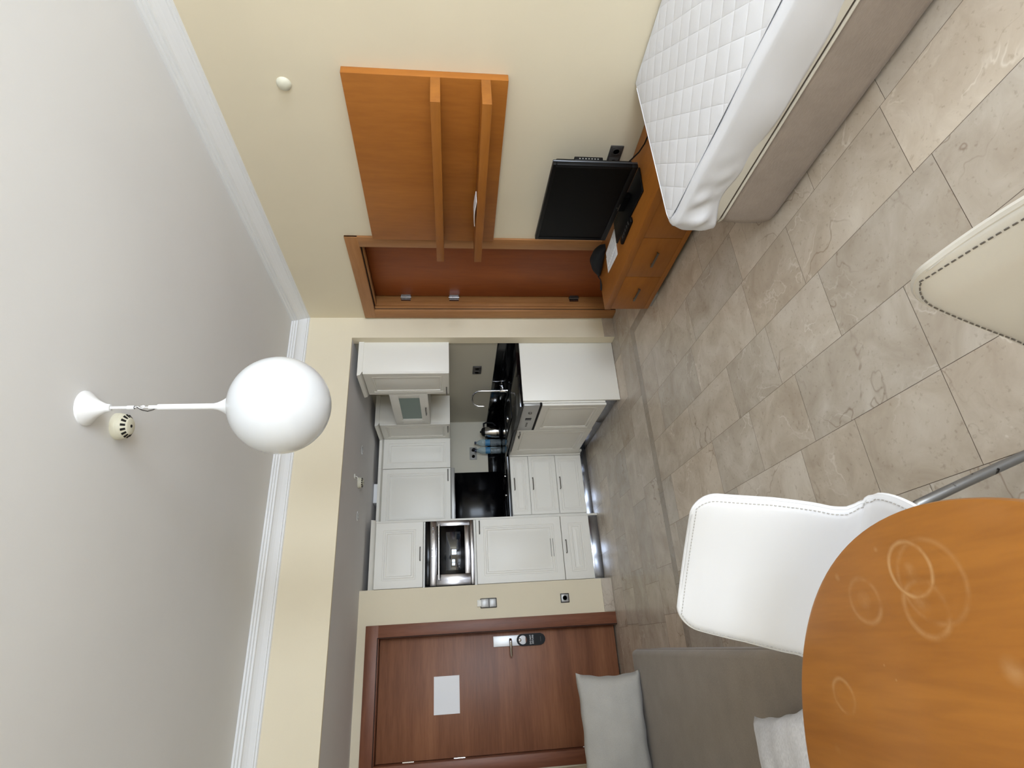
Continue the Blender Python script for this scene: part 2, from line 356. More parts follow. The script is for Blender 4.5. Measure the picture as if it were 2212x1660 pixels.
# ------------------------------------------------------------------ floor
def tiles():
    bm = bmesh.new(); lay = bm.loops.layers.float_color.new('tint')
    rnd = random.Random(11)
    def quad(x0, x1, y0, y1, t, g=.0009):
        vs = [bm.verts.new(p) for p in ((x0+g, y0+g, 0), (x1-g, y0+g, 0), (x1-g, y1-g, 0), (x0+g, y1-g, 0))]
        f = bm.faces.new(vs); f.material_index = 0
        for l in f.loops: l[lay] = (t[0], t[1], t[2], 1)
    def tint(k=None):
        b = rnd.uniform(.80, 1.03) if k is None else k*rnd.uniform(.97, 1.03); w = rnd.uniform(-.02, .025)
        return (b*(1+w), b, b*(1-w*1.3))
    def row_y(x0, x1, ya, yb, cuts):
        c = sorted([y for y in cuts if ya+.05 < y < yb-.05])
        e = [ya]+c+[yb]
        for a, b in zip(e, e[1:]): quad(x0, x1, a, b, tint())
    def row_x(y0, y1, xa, xb, cuts):
        c = sorted([x for x in cuts if xa+.05 < x < xb-.05]); e = [xa]+c+[xb]
        for a, b in zip(e, e[1:]): quad(a, b, y0, y1, tint())
    def more(lo, hi, a, b):                          # random further joints beyond the measured ones
        out = []; y = lo
        while y > a: y -= rnd.choice((.4, .5, .6, .6)); out.append(y)
        y = hi
        while y < b: y += rnd.choice((.4, .5, .6)); out.append(y)
        return out
    YS0, YS1, XS0, XS1 = 3.59, 3.668, 2.18, 2.258
    rows = {1.87: [2.42, 3.08], 1.565: [2.09, 2.675], 1.262: [1.117, 1.70, 2.105], .966: [1.045, 1.62, 2.03, 2.43, 2.96],
            .665: [1.31, 1.934, 2.335, 2.76], .37: [1.31, 1.70, 2.04, 2.62], .07: [1.5, 2.1, 2.7], -.23: [1.2, 1.8, 2.5], -.53: [1.4, 2.0, 2.9], -.83: [1.1, 2.2]}
    xs = [RX0, -.83, -.53, -.23, .07, .37, .665, .966, 1.262, 1.565, 1.87, XS0]
    for a, b in zip(xs, xs[1:]):
        c = rows.get(a, [1.0]); row_y(a, b, RY0, YS0, c+more(min(c), max(c)+.25, RY0, YS0))
    y = RY0
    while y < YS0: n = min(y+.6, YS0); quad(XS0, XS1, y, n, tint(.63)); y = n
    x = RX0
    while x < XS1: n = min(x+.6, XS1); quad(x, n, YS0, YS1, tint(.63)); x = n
    row_y(XS1, 2.75, RY0, YS1, [3.3]+more(3.3, 3.6, RY0, YS1))
    L = {3.668: [.13, .435, 1.025, 1.67, 2.25], 3.965: [-.4, .085, .355, .95, 1.45, 1.79, 2.2], 4.27: [-.3, .085, .485, 1.1, 1.46, 1.9], 4.575: [-.5, .1, .37, .80, 1.165, 1.6], 4.88: [-.3, .09, .40, .9, 1.39, 1.9], 5.16: [-.2, .3, .75, 1.2, 1.7]}
    ys = sorted(L)+[5.46]
    for a, b in zip(ys, ys[1:]): row_x(a, b, RX0, 2.75, L[a])
    row_x(5.46, NY1, RX0, 2.5, [0, .5, 1.0, 1.5, 2.0])
    g = bm.faces.new([bm.verts.new(p) for p in ((RX0-.3, RY0-.3, -.0015), (3.0, RY0-.3, -.0015), (3.0, 6.3, -.0015), (RX0-.3, 6.3, -.0015))]); g.material_index = 1
    lo = [bm.verts.new(p) for p in ((RX0-.3, RY0-.3, -.1), (3.0, RY0-.3, -.1), (3.0, 6.3, -.1), (RX0-.3, 6.3, -.1))]
    f = bm.faces.new(lo[::-1]); f.material_index = 1
    gv = list(g.verts)
    for k in range(4):
        f = bm.faces.new((gv[k], lo[k], lo[(k+1) % 4], gv[(k+1) % 4])); f.material_index = 1
    me = bpy.data.meshes.new('floor'); bm.to_mesh(me); bm.free(); me.materials.append(M_stone); me.materials.append(M_grout)
    o = bpy.data.objects.new('floor', me); COL.objects.link(o); struct(o)
tiles()

# ------------------------------------------------------------------ shell
T = .15
def wallbox(name, boxes, m=M_wall):
    b = MB()
    for q in boxes: b.box(*q)
    return struct(b.build(name, m, smooth=False))
wallbox('wall_left', [(RX0-T, RX0, RY0, DW+.2, 0, CEIL+.1)])
CY0, CY1, CZ = 3.113, 3.918, 2.075            # opening of the inner door in the right wall
wallbox('wall_right', [(RX1, RX1+T+.12, RY0, CY0, 0, CEIL+.1), (RX1, RX1+T+.12, CY1, RY1+.02, 0, CEIL+.1), (RX1, RX1+T+.12, CY0, CY1, CZ, CEIL+.1)])
wallbox('wall_header', [(RX0, 2.41, RY1, RY1+.025, NZ, CEIL+.1), (2.41, RX1+T, RY1, RY1+.10, 0, CEIL+.1)])
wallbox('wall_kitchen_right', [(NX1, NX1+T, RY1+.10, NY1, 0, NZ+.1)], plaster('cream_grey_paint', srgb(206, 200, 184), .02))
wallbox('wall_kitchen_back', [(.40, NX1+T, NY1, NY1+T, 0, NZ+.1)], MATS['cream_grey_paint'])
DX0, DX1, DZ = -.787, .118, 2.085
wallbox('wall_entrance', [(RX0, DX0-.02, DW, DW+.2, 0, NZ+.1), (DX1+.02, .515, DW, DW+.84, 0, NZ+.1), (DX0-.02, DX1+.02, DW, DW+.2, DZ+.02, NZ+.1)])
wallbox('ceiling', [(RX0-T, RX1+T, RY0-T, RY1, CEIL, CEIL+.1)], M_ceil)
wallbox('ceiling_kitchen', [(RX0-T, NX1+T, RY1+.025, NY1+T, NZ, NZ+.1)], M_niche)
# wall behind the viewer with a balcony window and a smaller one added for fill light
B0, B1 = 1.40, 2.46
wallbox('wall_window', [(RX0-T, -.60, RY0-T, RY0, 0, CEIL+.1), (-.60, .60, RY0-T, RY0, 0, .72), (-.60, .60, RY0-T, RY0, 2.2, CEIL+.1), (.60, B0, RY0-T, RY0, 0, CEIL+.1),
                        (B0, B1, RY0-T, RY0, 2.28, CEIL+.1), (B1, RX1+T, RY0-T, RY0, 0, CEIL+.1)])
def window(name, x0, x1, z0, z1, mull):
    b = MB(); w = .055; y0, y1 = RY0-.10, RY0-.04
    b.box(x0, x0+w, y0, y1, z0, z1, .004).box(x1-w, x1, y0, y1, z0, z1, .004).box(x0, x1, y0, y1, z0, z0+w, .004).box(x0, x1, y0, y1, z1-w, z1, .004)
    for x in mull: b.box(x-.045, x+.045, y0, y1, z0, z1, .004)
    return struct(b.build(name, M_white))
window('window_1', B0, B1, .0, 2.28, [1.93]); window('window_added_fill', -.60, .60, .72, 2.2, [0])  # the smaller window is added to let in fill light

# cornice
def cornice():
    prof = [(.094, 0), (.094, -.012), (.082, -.016), (.082, -.027), (.070, -.031), (.070, -.043), (.056, -.047), (.046, -.056), (.035, -.069), (.027, -.083), (.021, -.094),
            (.021, -.100), (.011, -.104), (.011, -.113), (0, -.118), (-.004, -.118), (-.004, .0)]
    rows = []
    for d, z in prof:
        rows.append([(RX0+d, RY0+d, CEIL+z), (RX1-d, RY0+d, CEIL+z), (RX1-d, RY1-d, CEIL+z), (RX0+d, RY1-d, CEIL+z)])
    b = MB(); b.grid(rows, closed=True); struct(b.build('trim_cornice', M_white, smooth=False))
cornice()
# skirting (marble)
def skirt(name, x0, x1, y0, y1):
    b = MB(); b.box(x0, x1, y0, y1, 0, .095, .002); o = b.build(name, M_skirt, smooth=False)
    a = o.data.color_attributes.new('tint', 'FLOAT_COLOR', 'CORNER')
    for d in a.data: d.color = (.93, .92, .90, 1)
    return struct(o)
skirt('baseboard_right', RX1-.012, RX1, RY0, CY0-.10); skirt('baseboard_back', 2.412, RX1, RY1-.012, RY1)
skirt('baseboard_entrance', .232, .513, DW-.012, DW); skirt('baseboard_left', RX0, RX0+.012, RY0, DW)

# entrance door
def entrance():
    yl = 5.285
    d = MB().box(DX0+.003, DX1-.003, yl, yl+.045, .012, DZ-.003, .002).build('door_1', M_door); struct(d)
    f = MB(); w = .108
    f.box(DX1+.002, DX1+w, DW-.018, DW, 0, DZ+.112, .003).box(DX1, DX1+.019, DW-.012, yl+.07, 0, DZ+.019, .002)
    f.box(DX0-w+.008, DX0-.002, DW-.018, DW, 0, DZ+.112, .003).box(DX0-.019, DX0, DW-.012, yl+.07, 0, DZ+.019, .002)
    f.box(DX1-.010, DX1+.004, yl+.046, yl+.07, 0, DZ, .001).box(DX0-.004, DX0+.010, yl+.046, yl+.07, 0, DZ, .001)
    f.box(DX0-w+.008, DX1+w, DW-.0185, DW-.0005, DZ+.003, DZ+.112, .003, mi=1).box(DX0, DX1, DW-.012, yl+.07, DZ, DZ+.019, .002, mi=1)
    f.box(DX0-.019, DX1+.019, yl+.071, yl+.09, 0, DZ+.018, mi=2)
    # dark strips along the line between casing and lining
    f.box(DX1+.004, DX1+.010, DW-.021, DW-.017, 0, DZ+.01, .001, mi=2)
    f.box(DX0, DX1+.010, DW-.021, DW-.017, DZ+.006, DZ+.012, .001, mi=2)
    f.build('door_frame', [M_casing, M_casingH, M_darkgap], d)
    for z in (1.823, 1.415, .356): MB().tube([(DX0+.001, yl-.010, z-.045), (DX0+.001, yl-.010, z+.045)], .009, 12).box(DX0-.003, DX0+.003, yl-.008, yl+.002, z-.045, z+.045).build('hinge', M_chrome, d)
    p = MB().box(-.001, .085, yl-.014, yl, .820, 1.106, .004).build('lock_plate', M_steel_w, d)
    MB().tube([(.048, yl-.012, .958), (.048, yl-.052, .958), (.040, yl-.062, .958), (-.070, yl-.060, .957), (-.080, yl-.056, .957)], [.015, .013, .0135, .012, .009], 14).build('lever_handle', M_chrome, p)
    MB().lathe([(.015, 0), (.013, -.008), (.006, -.012), (0, -.012)], (.042, yl-.012, .872), 20, 'Y').build('thumb_turn', M_chrome, p)
    # hanger: dangles from the thumb turn
    h = thing('door_hanger', 'black oval do-not-disturb hanger dangling from the lock of the entrance door', 'door hanger', (.042, yl-.02, .646))
    b = MB(); zc, zt, zb, hw = .852, .900-.05, .646, .048
    outer = [(.042+hw*math.cos(a), .852+hw*math.sin(a)) for a in [PI*k/24 for k in range(25)]]+[(.042-hw*math.cos(a), .694-hw*math.sin(a)) for a in [PI*k/24 for k in range(25)]]
    inner = []
    n = len(outer)
    for (x, z) in outer:                        # the opening: a round hole in the upper half, swept by angle
        pass
    cx, cz, r = .042, .846, .036
    rows_o = []; rows_i = []
    for k in range(64):
        a = 2*PI*k/64; dx, dz = math.cos(a), math.sin(a)
        # ray from hole centre to the outline (stadium)
        t = 0.0
        for st in range(400):
            x, z = cx+dx*t, cz+dz*t
            zz = min(max(z, .694), .852)
            if math.hypot(x-.042, z-zz) >= hw: break
            t += .0008
        rows_o.append((cx+dx*t, cz+dz*t)); rows_i.append((cx+r*dx, cz+r*dz))
    y0, y1 = yl-.0165, yl-.0148
    b.grid([[(x, y0, z) for x, z in rows_i], [(x, y0, z) for x, z in rows_o], [(x, y1, z) for x, z in rows_o], [(x, y1, z) for x, z in rows_i], [(x, y0, z) for x, z in rows_i]], closed=True)
    b.build('hanger_card', M_blackpl, h)
    text_mesh('lettering', 'DO NOT', .019, FACE_Y(.042, y0-.0006, .778), M_paper, h)
    text_mesh('lettering', 'DISTURB', .0185, FACE_Y(.042, y0-.0006, .757), M_paper, h)
    MB().box(.022, .062, y0-.0007, y0, .686, .689).build('small_print', M_dkgrey, h)
    b = MB().box(-.478, -.197, yl-.002, yl-.0003, 1.407, 1.622)
    tag(b.build('notice_sheet', M_paper), 'blank white notice sheet stuck on the cherry entrance door', 'paper')
M_steel_w = mat('bright_satin_plate', srgb(238, 240, 242), .4, .25)
entrance()

def inner_door():
    X = RX1+.125; w = .105
    d = MB().box(X, X+.04, CY0+.004, CY1-.018, .008, CZ-.004, .002).build('door_2', M_closet); struct(d)
    f = MB(); t = .016
    f.box(RX1-t, RX1, CY0-w, CY0-.002, 0, CZ+.093, .003).box(RX1-t, RX1, CY1+.002, CY1+.110, 0, CZ+.093, .003)
    f.box(RX1-t-.0005, RX1-.0005, CY0-w, CY1+.110, CZ+.002, CZ+.093, .003, mi=1)
    f.box(RX1-t+.004, X+.05, CY1-.001, CY1+.018, 0, CZ+.01, .002).box(RX1-t+.004, X+.05, CY0-.018, CY0+.001, 0, CZ+.01, .002).box(RX1-t+.004, X+.05, CY0, CY1, CZ, CZ+.018, .002, mi=1)
    f.box(RX1+.030, RX1+.072, CY1-.014, CY1, 0, CZ, .003).box(RX1+.030, RX1+.072, CY0, CY1-.014, CZ-.014, CZ, .003, mi=1)      # stop bead
    f.box(X+.045, X+.06, CY0-.01, CY1+.01, 0, CZ+.01, mi=2)  # dark sheet behind the leaf paints the shade of the gap
    f.box(RX1+.001, RX1+.006, CY1-.0035, CY1-.001, 0, CZ, mi=2).box(RX1+.001, RX1+.006, CY0, CY1, CZ-.0035, CZ-.001, mi=2)
    f.build('door_frame', [M_frame2, M_frame2h, M_darkgap], d)
    for z in (1.820, 1.413, .365):
        MB().tube([(X-.008, CY1-.010, z-.045), (X-.008, CY1-.010, z+.045)], .008, 12).box(X-.040, X-.010, CY1-.004, CY1-.001, z-.04, z+.04).box(X-.003, X+.001, CY1-.038, CY1-.010, z-.04, z+.04).build('hinge', M_steel, d)
M_frame2h = wood('tan_beech_casing_crosswise', srgb(158, 106, 60), srgb(184, 132, 82), (9, .8, 9), .45, .4)
inner_door()

# ------------------------------------------------------------------ kitchen
R5 = [(.052, 0), (.055, .006), (.063, .006), (.068, .0005), (.078, .0005), (.081, .0085), (.090, .0085), (.116, .001)]
R3 = [(.030, 0), (.034, .003), (.040, .003), (.045, .0005), (.052, .0005), (.056, .004), (.062, .004), (.070, .001)]
RF = [(.070, 0), (.074, .004), (.084, .004), (.092, .0005), (.104, .0005), (.110, .006), (.122, .006), (.142, .001)]
def frontY(x0, x1, z0, z1, y, rings, parent, name='door'):
    b = MB(); b.front((x0+.0015, y+.02, z0+.0015), (1, 0, 0), (0, 0, 1), (0, -1, 0), x1-x0-.003, z1-z0-.003, .02, rings); return b.build(name, M_cab, parent, angle=20)
def frontX(y0, y1, z0, z1, x, rings, parent, name='door'):
    b = MB(); b.front((x+.02, y0+.0015, z0+.0015), (0, 1, 0), (0, 0, 1), (-1, 0, 0), y1-y0-.003, z1-z0-.003, .02, rings); return b.build(name, M_cab, parent, angle=20)
def bar_handle(a, b_, out, parent, r=.0045, name='handle', m=None):
    a, b_, out = Vector(a), Vector(b_), Vector(out); d = (b_-a).normalized()*.012
    MB().tube([a, a+out*.8, a+out+d*.5, b_+out-d*.5, b_+out*.8, b_], [r*1.3, r, r*1.1, r*1.1, r, r*1.3], 10).build(name, m or M_nickel, parent)

def tall_unit():
    Y = 5.39; x0, x1 = .535, 1.137
    t = thing('tall_cabinet', 'tall white kitchen cabinet with panelled doors housing the built-in microwave', 'cabinet', (.84, Y+.3, 0))
    b = MB()
    b.box(x1+.001, x1+.019, Y+.012, NY1, 0, 2.197, .001)       # side panel to the floor
    b.box(x0-.016, x0-.001, Y+.012, NY1, 0, 2.197, .001)
    b.box(x0, x1, Y+.025, NY1, 2.172, 2.197).box(x0, x1, Y+.025, NY1, 1.712, 1.728).box(x0, x1, Y+.025, NY1, 1.226, 1.246)
    b.box(x0, x1, NY1-.02, NY1, .1, 2.19).box(x0, x1, Y+.025, NY1, .095, .11)
    b.build('carcass', M_cab, t)
    c = MB(); c.poly([(x0-.016, Y+.012, 2.180), (x0-.016, Y-.012, 2.196), (x0-.016, Y-.026, 2.222), (x0-.016, NY1, 2.222), (x0-.016, NY1, 2.180)], (x1-x0+.044, 0, 0)).build('crown_moulding', M_cab, t)
    d1 = frontY(x0, x1, 1.729, 2.178, Y, RF, t); bar_handle((.895, Y, 1.757), (.775, Y, 1.757), (0, -.026, 0), d1)
    d2 = frontY(x0, x1, .386, 1.225, Y, RF, t); bar_handle((1.117, Y, 1.190), (.997, Y, 1.190), (0, -.026, 0), d2)
    MB().box(.754, .924, Y-.0045, Y+.001, .500, .5045, .001).box(.754, .924, Y-.0045, Y+.001, .476, .4805, .001).build('vent_slot', M_nickel, d2)
    d3 = frontY(x0, x1, .098, .384, Y, RF, t, 'drawer'); bar_handle((.902, Y, .351), (.782, Y, .351), (0, -.026, 0), d3)
    MB().box(x0-.016, x1, Y+.03, Y+.045, .003, .096, .001).build('plinth', M_kick, t)
    # microwave
    m = thing('microwave_oven', 'built-in stainless steel microwave oven with black glass door and bar handle', 'microwave oven', (.836, Y+.2, 1.247))
    F = Y-.004; a0, a1 = .541, 1.134
    MB().box(a0, a1, Y+.03, Y+.42, 1.248, 1.708, .002).build('housing', M_blackpl, m)
    MB().box(a0, a1, F, Y+.032, 1.664, 1.708, .001).build('display_strip', M_blackglass, m)
    MB().box(a0, a1, F-.004, Y+.032, 1.607, 1.663, .002).build('control_panel', M_steel, m)
    for x in (.872, .801): MB().lathe([(.011, 0), (.011, -.014), (.008, -.018), (0, -.018)], (x, F-.004, 1.636), 18, 'Y').build('knob_dot', M_chrome, m)
    for k, x in enumerate((1.071, 1.055, 1.012, .998, .984)): MB().box(x-.004, x+.004, F-.0052, F-.004, 1.633, 1.641).build('button', M_paper, m)
    dd = MB(); 
    dd.box(1.084, a1, F-.006, Y+.03, 1.284, 1.605, .002).box(a0, .638, F-.006, Y+.03, 1.284, 1.605, .002).box(.638, 1.084, F-.006, Y+.03, 1.284, 1.336, .002).box(.638, 1.084, F-.006, Y+.03, 1.598, 1.605, .002)
    do = dd.build('oven_door', M_steel, m)
    MB().box(.638, 1.084, F-.0065, F+.004, 1.336, 1.598, .001).build('door_glass', M_blackglass, do)
    MB().box(.672, 1.025, F-.0072, F-.006, 1.374, 1.512, .0005).build('viewing_window', mat('tinted_glass', srgb(34, 40, 48), .05, spec=.8), do)
    MB().tube([(1.092, F-.004, 1.580), (1.092, F-.040, 1.580)], .006, 10).tube([(.597, F-.004, 1.580), (.597, F-.040, 1.580)], .006, 10).tube([(1.10, F-.042, 1.580), (.588, F-.042, 1.580)], .0085, 14).build('door_handle', M_chrome, do)
    MB().box(a0, a1, F-.002, Y+.03, 1.249, 1.281, .002).build('lower_trim', M_steel, m)
tall_unit()

def drawers():
    Y = 5.48; x0, x1 = 1.172, 1.80
    t = thing('drawer_cabinet', 'white three-drawer kitchen base cabinet between tall cabinet and corner', 'cabinet', (1.5, Y+.3, 0))
    MB().box(x0-.014, 1.86, Y+.022, NY1-.002, .079, .846).build('carcass', M_cab, t)
    MB().box(1.803, 1.856, Y+.002, Y+.022, .079, .846, .001).build('corner_filler', M_cab, t)
    for (z0, z1, hz) in ((.653, .845, .808), (.364, .651, .616), (.081, .362, .331)):
        d = frontY(x0+.012, x1, z0, z1, Y, R3, t, 'drawer'); bar_handle((1.560, Y, hz), (1.440, Y, hz), (0, -.026, 0), d)
    MB().box(x0, 1.90, Y+.055, Y+.07, .002, .079, .001).build('plinth', M_kick, t)
drawers()

def right_leg():
    X = 1.815
    p = MB().box(1.852, NX1, 4.155, 4.175, .003, .846, .0015); tag(p.build('end_panel', M_cab), 'plain white end panel closing the sink counter beside the cream pillar', 'panel')
    t = thing('dishwasher', 'integrated dishwasher with grey control strip and white panelled front', 'dishwasher', (2.1, 4.47, 0))
    MB().box(X+.024, NX1-.01, 4.178, 4.762, .13, .842).build('tub', M_cab, t)
    cp = MB().box(X+.002, X+.03, 4.178, 4.762, .700, .838, .003).build('control_strip', M_alu, t)
    MB().box(X+.0005, X+.003, 4.455, 4.510, .738, .792, .001).build('display', M_blackglass, cp)
    MB().lathe([(.016, 0), (.015, -.010), (0, -.011)], (X+.002, 4.34, .765), 20, 'X').build('dial', M_nickel, cp)
    for k in range(3): MB().box(X, X+.003, 4.575+k*.035, 4.590+k*.035, .758, .774, .001).build('button', M_dkgrey, cp)
    MB().box(X+.004, X+.03, 4.178, 4.762, .682, .700).build('seal_strip', M_darkgap, t)
    frontX(4.178, 4.762, .122, .681, X, R5, t)
    MB().box(1.885, 1.90, 4.178, 4.765, .002, .12, .001).build('plinth', M_kick, t)
    s = thing('sink_cabinet', 'white panelled sink base cabinet in the inner corner below the tap', 'cabinet', (2.1, 5.1, 0))
    MB().box(X+.024, NX1-.01, 4.767, 5.478, .11, .844).build('carcass', M_cab, s)
    d = frontX(4.767, 5.40, .114, .836, X, R5, s); bar_handle((X, 4.790, .806), (X, 4.910, .806), (-.026, 0, 0), d)
    MB().box(X+.002, X+.024, 5.402, 5.478, .081, .844, .001).build('corner_filler', M_cab, s)
    MB().box(1.885, 1.90, 4.767, 5.534, .002, .108, .001).build('plinth', M_kick, s)
right_leg()

def worktop():
    b = MB(); X0 = 1.795; Y0 = 5.46
    pts = [(1.159, Y0), (X0, Y0), (X0, 4.152), (NX1, 4.152), (NX1, NY1), (1.159, NY1)]
    b.poly([(x, y, .848) for x, y in pts], (0, 0, .032), .0025)
    b.box(NX1-.02, NX1, 4.152, NY1, .8805, 1.033, .002).box(1.159, NX1-.02, NY1-.02, NY1, .8805, 1.033, .002)
    tag(b.build('worktop', M_black), 'polished black stone L-shaped kitchen worktop with upstand', 'worktop')
    g = MB().box(1.162, 1.803, NY1-.028, NY1-.0205, .881, 1.416, .001)
    tag(g.build('splashback', M_blackglass), 'tall black glass splashback behind the hob under the extractor', 'splashback')
    h = thing('hob', 'flush black glass hob on the worktop beside the tall cabinet', 'hob', (1.47, 5.75, .8805))
    MB().box(1.20, 1.76, 5.53, 5.99, .8805, .886, .002).build('glass_plate', M_blackglass, h)
    for x, y, r in ((1.33, 5.86, .09), (1.62, 5.86, .075), (1.33, 5.68, .06), (1.62, 5.68, .06)):
        MB().lathe([(r, .8861), (r, .8864), (r-.004, .8864), (r-.004, .8861)], (x, y, 0), 40).build('cooking_ring', M_dkgrey, h)
    for x in (1.616, 1.413): MB().lathe([(.012, .886), (.012, .898), (.009, .901), (0, .901)], (x, 5.575, 0), 18).build('knob_dot', M_chrome, h)  # two small chrome discs set as bright dots on the hob
worktop()

def sink():
    t = thing('sink', 'black sink bowl with a steel drain set in the right worktop', 'sink', (2.1, 5.0, .8805))
    b = MB(); x0, x1, y0, y1 = 1.93, 2.29, 4.72, 5.32
    for q in ((x0, x1, y0, y0+.025), (x0, x1, y1-.025, y1), (x0, x0+.025, y0+.025, y1-.025), (x1-.025, x1, y0+.025, y1-.025)): b.box(*q, .8806, .8886, .002)
    b.build('rim', M_blackpl, t)
    MB().box(x0+.025, x1-.025, y0+.025, y1-.025, .8806, .882, 0).build('bowl', M_blackglass, t)
    MB().lathe([(.04, .882), (.04, .885), (.03, .884), (0, .884)], (2.08, 5.12, 0), 28).build('drain', M_chrome, t)
    f = thing('kitchen_tap', 'chrome swan-neck tap arching over the sink', 'tap', (2.353, 5.02, .8805))
    MB().lathe([(.024, .8805), (.024, .888), (.017, .892), (.017, .945), (.012, .955)], (2.353, 5.02, 0), 24).build('tap_body', M_chrome, f)
    pts = [(2.353, 5.02, .95), (2.353, 5.02, 1.06), (2.353, 5.02, 1.15)]
    c = (2.268, 1.155)
    for k in range(1, 15):
        a = math.radians(k*190/14); pts.append((c[0]+.085*math.cos(a), 5.02, c[1]+.085*math.sin(a)))
    pts.append((2.183, 5.02, 1.118))
    MB().tube(pts, [.011]*2+[.0085]*(len(pts)-3)+[.011], 14).build('spout', M_chrome, f)
    MB().lathe([(.012, 0), (.012, .012), (.020, .016), (.021, .040), (.016, .046), (0, .047)], (2.365, 5.02, .925), 20, 'X').tube([(2.405, 5.02, .93), (2.40, 4.985, .955)], .004, 8).build('lever', M_chrome, f)
sink()

def kettle():
    t = thing('kettle', 'black and steel kettle with domed lid in the worktop corner', 'kettle', (2.25, 5.915, .8805)); c = (2.25, 5.915, 0)
    MB().lathe([(.074, .8805), (.076, .885), (.076, .900), (.070, .904)], c, 36).build('power_base', M_blackpl, t)
    MB().lathe([(.070, .904), (.071, .93), (.068, .98), (.060, 1.035), (.052, 1.065)], c, 36).build('body', M_chrome, t)
    MB().lathe([(.053, 1.065), (.052, 1.078), (.044, 1.095), (.028, 1.106), (.012, 1.109), (.012, 1.120), (0, 1.122)], c, 36).build('lid', M_blackpl, t)
    MB().tube([(2.31, 5.905, 1.075), (2.345, 5.90, 1.075), (2.358, 5.898, 1.045), (2.352, 5.898, .97), (2.318, 5.905, .935)], [.010, .012, .011, .011, .009], 12).build('handle', M_blackpl, t)
    MB().tube([(2.205, 5.920, 1.03), (2.175, 5.925, 1.058)], [.018, .009], 12).build('spout', M_blackpl, t)
kettle()
M_water = mat('clear_bottle_plastic', (.78, .90, .97, 1), .05, Transmission_Weight=.92, IOR=1.33)
M_label = mat('blue_bottle_label', srgb(70, 130, 170), .5)
def bottle(x, y, label):
    t = thing('water_bottle', label, 'bottle', (x, y, .8805), group='water bottles beside the kettle')
    MB().lathe([(.030, 0), (.038, .005), (.039, .03), (.036, .045), (.039, .06), (.039, .075), (.037, .09), (.039, .10), (.039, .125), (.037, .13)], (x, y, .8805), 30).lathe(
        [(.037, .180), (.039, .185), (.039, .215), (.033, .242), (.020, .268), (.0135, .280), (.0135, .286)], (x, y, .8805), 30).build('bottle_body', M_water, t)
    MB().lathe([(.0385, .128), (.0390, .131), (.0390, .179), (.0385, .182)], (x, y, .8805), 30).build('paper_label', M_label, t)
    MB().lathe([(.0155, .284), (.0155, .303), (.013, .306), (0, .306)], (x, y, .8805), 20).build('cap', mat('dark_blue_cap', srgb(22, 34, 62), .4), t)
bottle(2.135, 5.965, 'water bottle with dark cap standing next to the kettle'); bottle(2.045, 5.975, 'water bottle with dark cap below the wall socket, away from the kettle')

